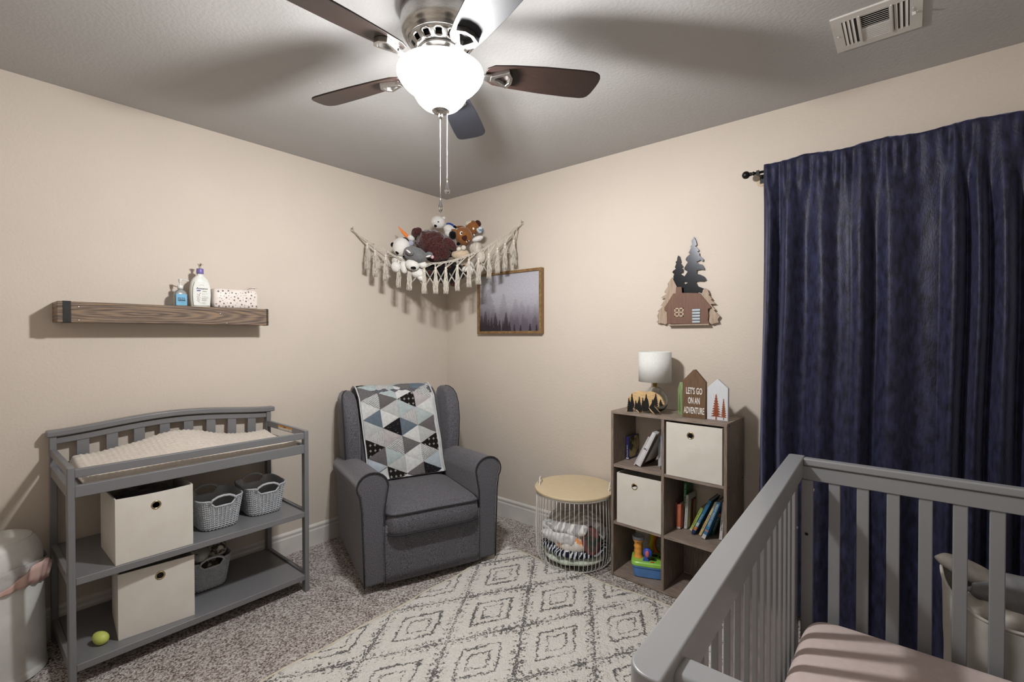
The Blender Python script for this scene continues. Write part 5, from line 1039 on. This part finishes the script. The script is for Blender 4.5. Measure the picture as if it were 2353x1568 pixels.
# big maroon bear
t=Toy('plush_bear','large dark maroon curly fleece bear lying face down in the middle of the hanging net',(.42,-.42,1.83))
t.e('body','br_body',F['maroon'],-28,dk=.12,amp=.18); b_=t.last
t.e('head','br_ear',F['maroon'],20,amp=.2); t.e('arm','br_arm',F['maroon'],-38,amp=.15); t.e('leg','br_leg',F['maroon'],8,amp=.15)
t=Toy('plush_bear','black bear with brown paws seen through the cords at the bottom of the hanging net',(.42,-.42,1.69))
t.e('body','black',F['black'],0,dk=.12,amp=.10); bb=t.last
t.e('paw','paw_or',F['dkbrown'],0,snap=bb); t.e('paw','paw_br',F['maroon'],10,amp=.15,snap=bb); t.e('foot','paw_or2',F['brown'],0,snap=bb)
for dx,dz in ((.06,.03),(.12,.02),(.02,-.01)): t.e('paw_pad',None,F['dkbrown'],0,c=Vector(TZ['black'][0])+RH_*(dx-.08)+ZZ*dz,r=(.014,.010),snap=bb,push=0)
# panda
t=Toy('plush_panda','white panda plush with black ears at the left end of the hanging net',(.25,-.66,1.76))
t.e('body','panda_body',F['white'],0,amp=.08); t.e('head','panda_head',F['white'],-10,amp=.05); h=t.last
t.e('ear','panda_ear1',F['black'],20); t.e('ear','panda_ear2',F['black'],-30); t.e('eye_patch','panda_eye',F['black'],20,snap=h,dk=.004); t.e('nose','panda_nose',F['black'],0,snap=h,dk=.005)
t.e('paw','panda_paw1',F['white'],15,amp=.06); t.e('paw','panda_paw2',F['white'],8,amp=.06)
# grey raccoon
t=Toy('plush_wolf','grey and white plush wolf pup hanging head down over the front cord of the net',(.39,-.64,1.72))
t.e('body','rac_body',F['white'],-12,amp=.08); t.e('head','rac_head',F['grey'],-22,amp=.05); h=t.last
t.e('muzzle','rac_muzzle',F['white'],-20,amp=.05,push=.012,scale=1.2); mz=t.last; t.e('cheek','rac_cheek',F['white'],-25,push=.012,scale=1.3); t.e('nose','rac_nose',F['black'],-8,scale=1.2,snap=mz,dk=.007)
e1=t.e('ear','rac_ear1',F['grey'],-30); t.e('inner_ear',None,F['white'],-38,c=Vector(TZ['rac_ear1'][0])-FH*.024-RH_*.006-ZZ*.004,r=(.018,.006),dk=.004); t.e('ear','rac_ear2',F['grey'],12); t.e('inner_ear',None,F['white'],15,c=Vector(TZ['rac_ear2'][0])-FH*.020-ZZ*.012,r=(.018,.006),dk=.004)
t.e('foot','rac_foot',F['white'],-25,amp=.08); t.e('eye',None,F['black'],0,c=Vector(TZ['rac_head'][0])+RH_*(-.012)-ZZ*.012,r=(.012,.003),snap=h,dk=.003)
t.e('paw_tip',None,F['pink'],0,c=Vector(TZ['rac_ear2'][0])+RH_*.022-ZZ*.014,r=(.011,.012))
# polar bear
t=Toy('plush_polar_bear','white polar bear plush sitting highest in the hanging net',(.33,-.33,2.06))
t.e('body','pol_body',F['white'],-30,amp=.05); t.e('head','pol_head',F['white'],-15,amp=.03); h=t.last
t.e('nose','pol_nose',F['black'],0,snap=h,dk=.008); t.e('eye','pol_eye',mat('button_eye',(40,38,40),None,10,.2),0,snap=h,dk=.004); t.e('ear','pol_ear',F['white'],0); t.e('paw','pol_paw',F['white'],0,amp=.04)
t.e('foot',None,F['white'],-35,c=Vector(TZ['pol_body'][0])-ZZ*.035-RH_*.0-FH*.03,r=(.028,.024))
# carrot
t=Toy('plush_carrot','orange felt carrot sticking up at the left of the hanging net',(.25,-.595,1.99))
a=Vector(TZ['carrot_tip'][0]); b=Vector(TZ['carrot_base'][0]); 
build('root',G().tube([a,a.lerp(b,.05),a.lerp(b,.25)+ZZ*-.002,a.lerp(b,.5)-RH_*.002,a.lerp(b,.75),b,b.lerp(a,-.12)],[.0012,.0035,.006,.009,.0115,.0125,.008],14),F['orange'],t.t,world=True,smooth=True)
t.e('carrot_top',None,F['white'],-25,c=b+RH_*.028-ZZ*.012+FH*.0,r=(.026,.022))
t=Toy('plush_bunny','pale plush head with grey ribbon squeezed between the panda and the maroon bear',(.29,-.56,1.93))
t.e('head','snow',F['cream'],0,amp=.05,push=.03); t.e('scarf',None,mat('plush_lilac',(150,150,170),None,20,.9),-20,c=Vector(TZ['panda_ear2'][0])+RH_*.035-ZZ*.025,r=(.02,.022))
# blue scrap
t=Toy('plush_doll','blue and black doll limb lying behind the polar bear in the net',(.36,-.29,2.10))
t.e('sleeve','blue',F['blue'],-20); t.e('glove',None,F['black'],-20,c=Vector(TZ['blue'][0])+RH_*.032-ZZ*.012,r=(.016,.012)); t.e('cuff',None,F['brown'],0,c=Vector(TZ['blue'][0])+RH_*.072-ZZ*.012,r=(.032,.010))
# brown dog
t=Toy('plush_dog','brown plush dog with white ringed eyes and one black ear in the net',(.54,-.34,1.95))
t.e('head','dog_head',F['brown'],25,amp=.07); h=t.last
for k,an in (('dog_eye1',0),('dog_eye2',20)):
    t.e('eye',k,mat('felt_white',(224,220,214),None,10,.8),an,snap=h,dk=.004); e_=t.last
    t.e('pupil',None,F['black'],0,c=e_[0]+RH_*.002,r=(.0055,.007),snap=(e_[0],(e_[1][0],e_[1][1],.005),e_[2]),dk=.003)
t.e('snout_patch','dog_muzzle',F['dkbrown'],20,snap=h,dk=.004,scale=.75); t.e('nose','dog_nose',F['black'],40,snap=h,dk=.012); t.e('ear','dog_ear',F['black'],20,push=-.02)
t.e('ear',None,F['brown'],-25,c=Vector(TZ['dog_ear'][0])+ZZ*.03+RH_*.015+FH*.01,r=(.032,.016))
t=Toy('plush_moose','brown plush moose with a maroon ear behind the brown dog',(.53,-.23,2.05))
t.e('head','dog2',F['brown'],0,amp=.08); h=t.last; t.e('ear','dog2_ear',F['dkbrown'],30); t.e('tuft','dog2_white',F['cream'],15); t.e('tooth','dog2_tooth',mat('felt_white2',(226,222,216),None,10,.8),20,snap=h,dk=.004)
t.e('tooth',None,mat('felt_white3',(226,222,216),None,10,.8),30,c=Vector(TZ['dog2_tooth'][0])-ZZ*.032,r=(.005,.012),snap=h,dk=.004)
# beige with bow
t=Toy('plush_lamb','beige plush lamb with a pale neck bow held by the cords below the brown dog',(.56,-.38,1.84))
t.e('body','beige',F['beige'],0,amp=.06); t.e('bow_loop','bow1',F['cream'],30); t.e('bow_loop','bow2',F['cream'],-30)
t=Toy('plush_rabbit','pale linen rabbit with striped ears above the right part of the front cord',(.65,-.29,1.80))
t.e('head','knit',F['tan'],30,amp=.06); t.e('body','knit_body',F['tan'],10,amp=.06); t.e('ear','white_ear',F['white'],20)
t.e('leg','wleg1',F['white'],10,amp=.08); t.e('leg','wleg2',F['cream'],-10,amp=.08); t.e('foot','wleg3',F['white'],30,amp=.08)
t=Toy('plush_pompom','small grey patterned knitted bunny head right of the moose',(.59,-.23,2.04))
t.e('head','pom',F['knit'],0,amp=.06)
# ---------------------------------------------------------------- curtain and rod
rod=thing('curtain_rod','black curtain rod with ball finial mounted above the navy curtain','curtain rod',(2.8,-.075,2.11))
ry,rz_=-.078,2.125
build('rod',G().tube([(2.29,ry,rz_),(3.405,ry,rz_)],.0065,12),dark_m,rod,world=True,smooth=True)
build('finial_ball',G().ell((2.272,ry,rz_),(.0185,.0185,.0185),nu=24,nv=16),dark_m,rod,world=True,smooth=True)
build('finial_neck',G().lathe([(.006,0),(.009,.003),(.009,.008),(.006,.012),(.010,.016),(.010,.020),(.0065,.024)],(2.288,ry,rz_),16,axis=Matrix.Rotation(R(90),3,'Y')),dark_m,rod,world=True,smooth=True)
build('bracket',G().bx(2.318,2.336,-.003,0,2.09,2.135).bx(2.323,2.331,ry-.004,0,2.114,2.119).bx(2.320,2.334,ry-.009,ry+.009,2.112,2.120).bx(2.320,2.334,ry-.011,ry-.008,2.112,2.134),dark_m,rod,world=True,bev=.001)
build('wall_patch',G().lathe([(0,0),(.022,0),(.022,.001),(0,.001)],(2.325,-.0015,2.098),24,axis=Matrix.Rotation(R(90),3,'X')),mat('raw_plaster',(196,176,150),None,20,.8),rod,world=True)
vel=mat('navy_velvet',(42,44,73),(15,16,31),26,.5,sheen=.9,spec=.35,contrast=(.32,.68),st=(2.2,2.2,.8),bump=.35,bscale=90,detail=8)
vel.node_tree.nodes['Principled BSDF'].inputs['Sheen Tint'].default_value=(.5,.53,.78,1); vel.node_tree.nodes['Principled BSDF'].inputs['Sheen Roughness'].default_value=.35
ridge=[(2.352,.2),(2.385,1),(2.42,0),(2.462,.95),(2.53,0),(2.60,.9),(2.655,.25),(2.70,.55),(2.74,1.0),(2.785,.1),(2.835,.9),(2.93,.0),(2.985,.15),(3.026,1.0),(3.062,.05),(3.092,.9),(3.125,.1),(3.165,1.0),(3.21,.0),(3.25,.8),(3.30,.05),(3.34,.8),(3.39,.1)]
def fold(x):
    if x<=ridge[0][0]: return ridge[0][1]
    for (a,va),(b,vb) in zip(ridge,ridge[1:]):
        if x<=b:
            t=(x-a)/(b-a); t=(1-math.cos(PI*t))/2; return va+(vb-va)*t
    return ridge[-1][1]
def curf(i,j):
    z=2.156-2.13*j; x=2.357+1.04*i
    sm=min(1,max(0,(2.10-z)/.35)); xx=x+ .012*noise.noise((x*5,z*1.3,2))*sm
    f=fold(xx)
    hi=(math.sin(xx*150+1.5*math.sin(xx*31))*.0045+math.sin(xx*83)*.004)
    tp=math.exp(-((z-2.08)/.10)**2)
    amp=.010+.052*sm*(1+.25*noise.noise((x*3,z*1.5,5)))
    y=-.092-amp*f-hi*tp+.008*noise.noise((x*7,z*2,9))*sm+.0015*noise.noise((x*26,z*14,3))
    if z>2.135: y=-.092-.010*f*(1-(z-2.135)/.03)-hi*.5
    zt=z+(.005*math.sin(x*23)+.004*noise.noise((x*14,1,1)))*(1 if j<.02 else 0)
    xe=x-.010*j-.006*math.sin(z*3)*(1-i)
    return (xe,min(-.0885,y),zt)
cu_=build('curtain',G().grid(curf,520,200),vel,smooth=True,solid=.0025,recalc=False)
tag(cu_,'long navy blue velvet curtain panel gathered on the black rod','curtain')
# ---------------------------------------------------------------- laundry hamper behind the crib
hp=thing('laundry_hamper','cream canvas laundry hamper behind the crib in front of the navy curtain','hamper',(3.20,-.37,0))
def hpt(i,j,ins=0):
    a=2*PI*i; p=3.4; c_,s_=math.cos(a),math.sin(a)
    A=.205-.012*(1-j)-ins; B=.125-.01*(1-j)-ins
    x=A*math.copysign(abs(c_)**(2/p),c_); y=B*math.copysign(abs(s_)**(2/p),s_)
    w=.010*noise.noise((x*9,y*9,j*4))+.012*math.sin(a*3+j*3)*math.sin(PI*j)
    top=.485-.085*math.exp(-((a-PI*1.45)/.9)**2)+.02*math.exp(-((a-PI*.95)/.5)**2)+.012*math.sin(a*2)
    return (3.195+x*(1+w*1.5),-.372+y*(1+w*3),top*j)
build('fabric_body',G().grid(lambda i,j:hpt(i,j),96,40,cu=True),mat('hamper_canvas',(224,221,213),(214,210,201),12,.85,bump=.4,bscale=22,sheen=.2),hp,world=True,smooth=True,solid=.004)
build('rim_hem',G().tube([hpt(k/96,1) for k in range(96)],.0055,8,closed=True),canvas_m,hp,world=True,smooth=True)
lg=mat('grey_laundry',(136,136,138),(116,116,120),18,.9,bump=.5,bscale=24)
crumple('laundry','light grey knitted clothes heaped over the hamper rim','clothes',(3.22,-.345,.46),(.165,.085,.06),lg,'laundry in the hamper',amp=.16,fr=11,seed=31,nu=90,nv=50)
crumple('laundry','beige grey cloth draped at the left end of the hamper','clothes',(3.065,-.34,.505),(.085,.05,.030),mat('taupe_laundry',(150,144,136),(124,118,112),14,.9,bump=.5,bscale=24),'laundry in the hamper',amp=.14,fr=14,seed=33,Q=Matrix.Rotation(R(16),3,'Y'))
crumple('laundry','cream cloth lying lowest inside the hamper','clothes',(3.19,-.37,.40),(.16,.085,.05),canvas_m,'laundry in the hamper',amp=.16,fr=12,seed=35)
# ---------------------------------------------------------------- crib
cr_=thing('crib','grey wooden slatted baby crib in the lower right foreground','crib',(2.95,-1.36,0))
cd=Vector((.0358,-.99936,0)); cn=Vector((.99936,.0358,0)); cA=Vector((2.563,-.662,0))
def cl(t,off,z): return tuple(cA+cd*t+cn*off+Vector((0,0,z)))
def lp_(name,t0,t1,o0,o1,z0,z1,b=.002,seg=2,**k):
    P=[cl(t,o,z) for t in (t0,t1) for o in (o0,o1) for z in (z0,z1)]
    return build(name,G().add(P,[(0,1,3,2),(4,6,7,5),(0,4,5,1),(2,3,7,6),(0,2,6,4),(1,5,7,3)]),grey_m,cr_,world=True,bev=b,seg=seg,**k)
def rr_out(t0,t1,o0,o1,r,sides):
    P=[]
    for (t,o,st,so,a0,rad) in ((t0,o0,1,1,180,sides[0]),(t1,o0,-1,1,90,sides[1]),(t1,o1,-1,-1,0,sides[2]),(t0,o1,1,-1,270,sides[3])):
        n=8
        for k in range(n+1):
            a=R(90*k/n)
            if st==1 and so==1: dx,dy=-math.cos(a),-math.sin(a)
            P.append((t,o,st,so,a,rad))
    return P
# top rail outline in (t,off) plane with rounded ends
def topout(t0,t1,o0,o1,r00,r10,r11,r01):
    P=[]; n=7
    for cx,cy,r_,a0 in ((t0+r00,o0+r00,r00,180),(t1-r10,o0+r10,r10,270),(t1-r11,o1-r11,r11,0),(t0+r01,o1-r01,r01,90)):
        for k in range(n+1):
            a=R(a0+90*k/n); P.append((cx+r_*math.cos(a),cy+r_*math.sin(a)))
    return P
build('top_rail',G().prism(topout(-.004,1.408,0,.050,.012,.034,.006,.004),lambda u,v,t:cl(u,v,t),.832,.900),grey_m,cr_,world=True,bev=.009,seg=4)
lp_('bottom_rail',.05,1.34,.010,.038,.150,.205)
lp_('corner_post',.006,.095,.012,.034,.0,.835,.004); lp_('corner_post',1.305,1.385,.012,.034,.0,.835,.004)
k=0; t=.178
while t<1.30:
    lp_('slat',t-.031,t,.016,.030,.20,.836,.003); t+=.0886
# end panels (far and near); far one against the curtain side
XR=3.325
def ep(name,x0,x1,y0,y1,z0,z1,b=.003,**kw): return build(name,G().bx(x0,x1,y0,y1,z0,z1),grey_m,cr_,world=True,bev=b,**kw)
ep('end_cap_rail',2.613,XR-.045,-.703,-.668,.873,.899,.006); ep('end_rail',2.611,XR-.045,-.697,-.675,.823,.872)
ep('corner_post',2.608,2.643,-.703,-.672,0,.823,.003)
for i in range(8):
    x=2.7045+i*.0782; ep('slat',x-.0168,x+.0168,-.693,-.681,.20,.824,.003)
ep('end_bottom_rail',2.643,XR-.045,-.697,-.677,.15,.205)
ep('near_end_cap_rail',2.655,XR-.045,-2.021,-1.971,.856,.886,.010,seg=4); ep('near_end_rail',2.655,XR-.045,-2.008,-1.984,.80,.851)
for i in range(8):
    x=2.7545+i*.0740; ep('slat',x-.0168,x+.0168,-2.002,-1.990,.20,.802,.003)
ep('end_bottom_rail',2.66,XR-.045,-2.006,-1.986,.15,.205)
ep('right_top_rail',XR-.045,XR,-2.05,-.655,.832,.90,.009,seg=4); ep('right_bottom_rail',XR-.035,XR-.012,-1.99,-.70,.15,.205)
ep('corner_post',XR-.036,XR-.012,-.75,-.66,0,.835); ep('corner_post',XR-.036,XR-.012,-2.04,-1.95,0,.835)
for i in range(13):
    y=-.82-.0886*i; ep('slat',XR-.032,XR-.016,y-.018,y+.018,.20,.836,.003)
ep('mattress_support',2.66,XR-.04,-1.97,-.71,.215,.235)
for y,z in ((0,.70),(0,.55)): pass
build('bolt',G().ell((2.6435+.001,-.690,.79),(.003,.004,.007),nu=10,nv=6),chrome_m,cr_,world=True,smooth=True)
build('bolt',G().ell(Vector(cl(.055,.0345,.655)),(.003,.006,.006),nu=12,nv=8),chrome_m,cr_,world=True,smooth=True)
build('bolt_hole',G().lathe([(0,0),(.0055,0),(.0055,.0006),(0,.0006)],(2.6255,-.7035,.635),16,axis=Matrix.Rotation(R(90),3,'X')),blackp_m,cr_,world=True)
mt=thing('crib_mattress','pale pink sheeted mattress inside the grey crib','mattress',(2.97,-1.35,.235))
def mk(a,b_,z0,z1,r):
    secs=[]
    for k in range(7): th=R(90*k/6); secs.append((a-r+r*math.sin(th) if 0 else a-r*(1-math.sin(th)),b_-r*(1-math.sin(th)),z0+r*(1-math.cos(th))))
    for k in range(7): th=R(90*k/6); secs.append((a-r*(1-math.cos(th)),b_-r*(1-math.cos(th)),z1-r*(1-math.sin(th))))
    secs.append((a*.5,b_*.5,z1+.002)); return secs
sheet=mat('pale_pink_sheet',(205,190,186),(200,184,180),40,.9,bump=.25,bscale=120,sheen=.15,spec=.15)
mo=build('fitted_sheet',loft(mk(.343,.632,.237,.374,.045),(2.972,-1.348,0),96,14),sheet,mt,world=True,smooth=True)
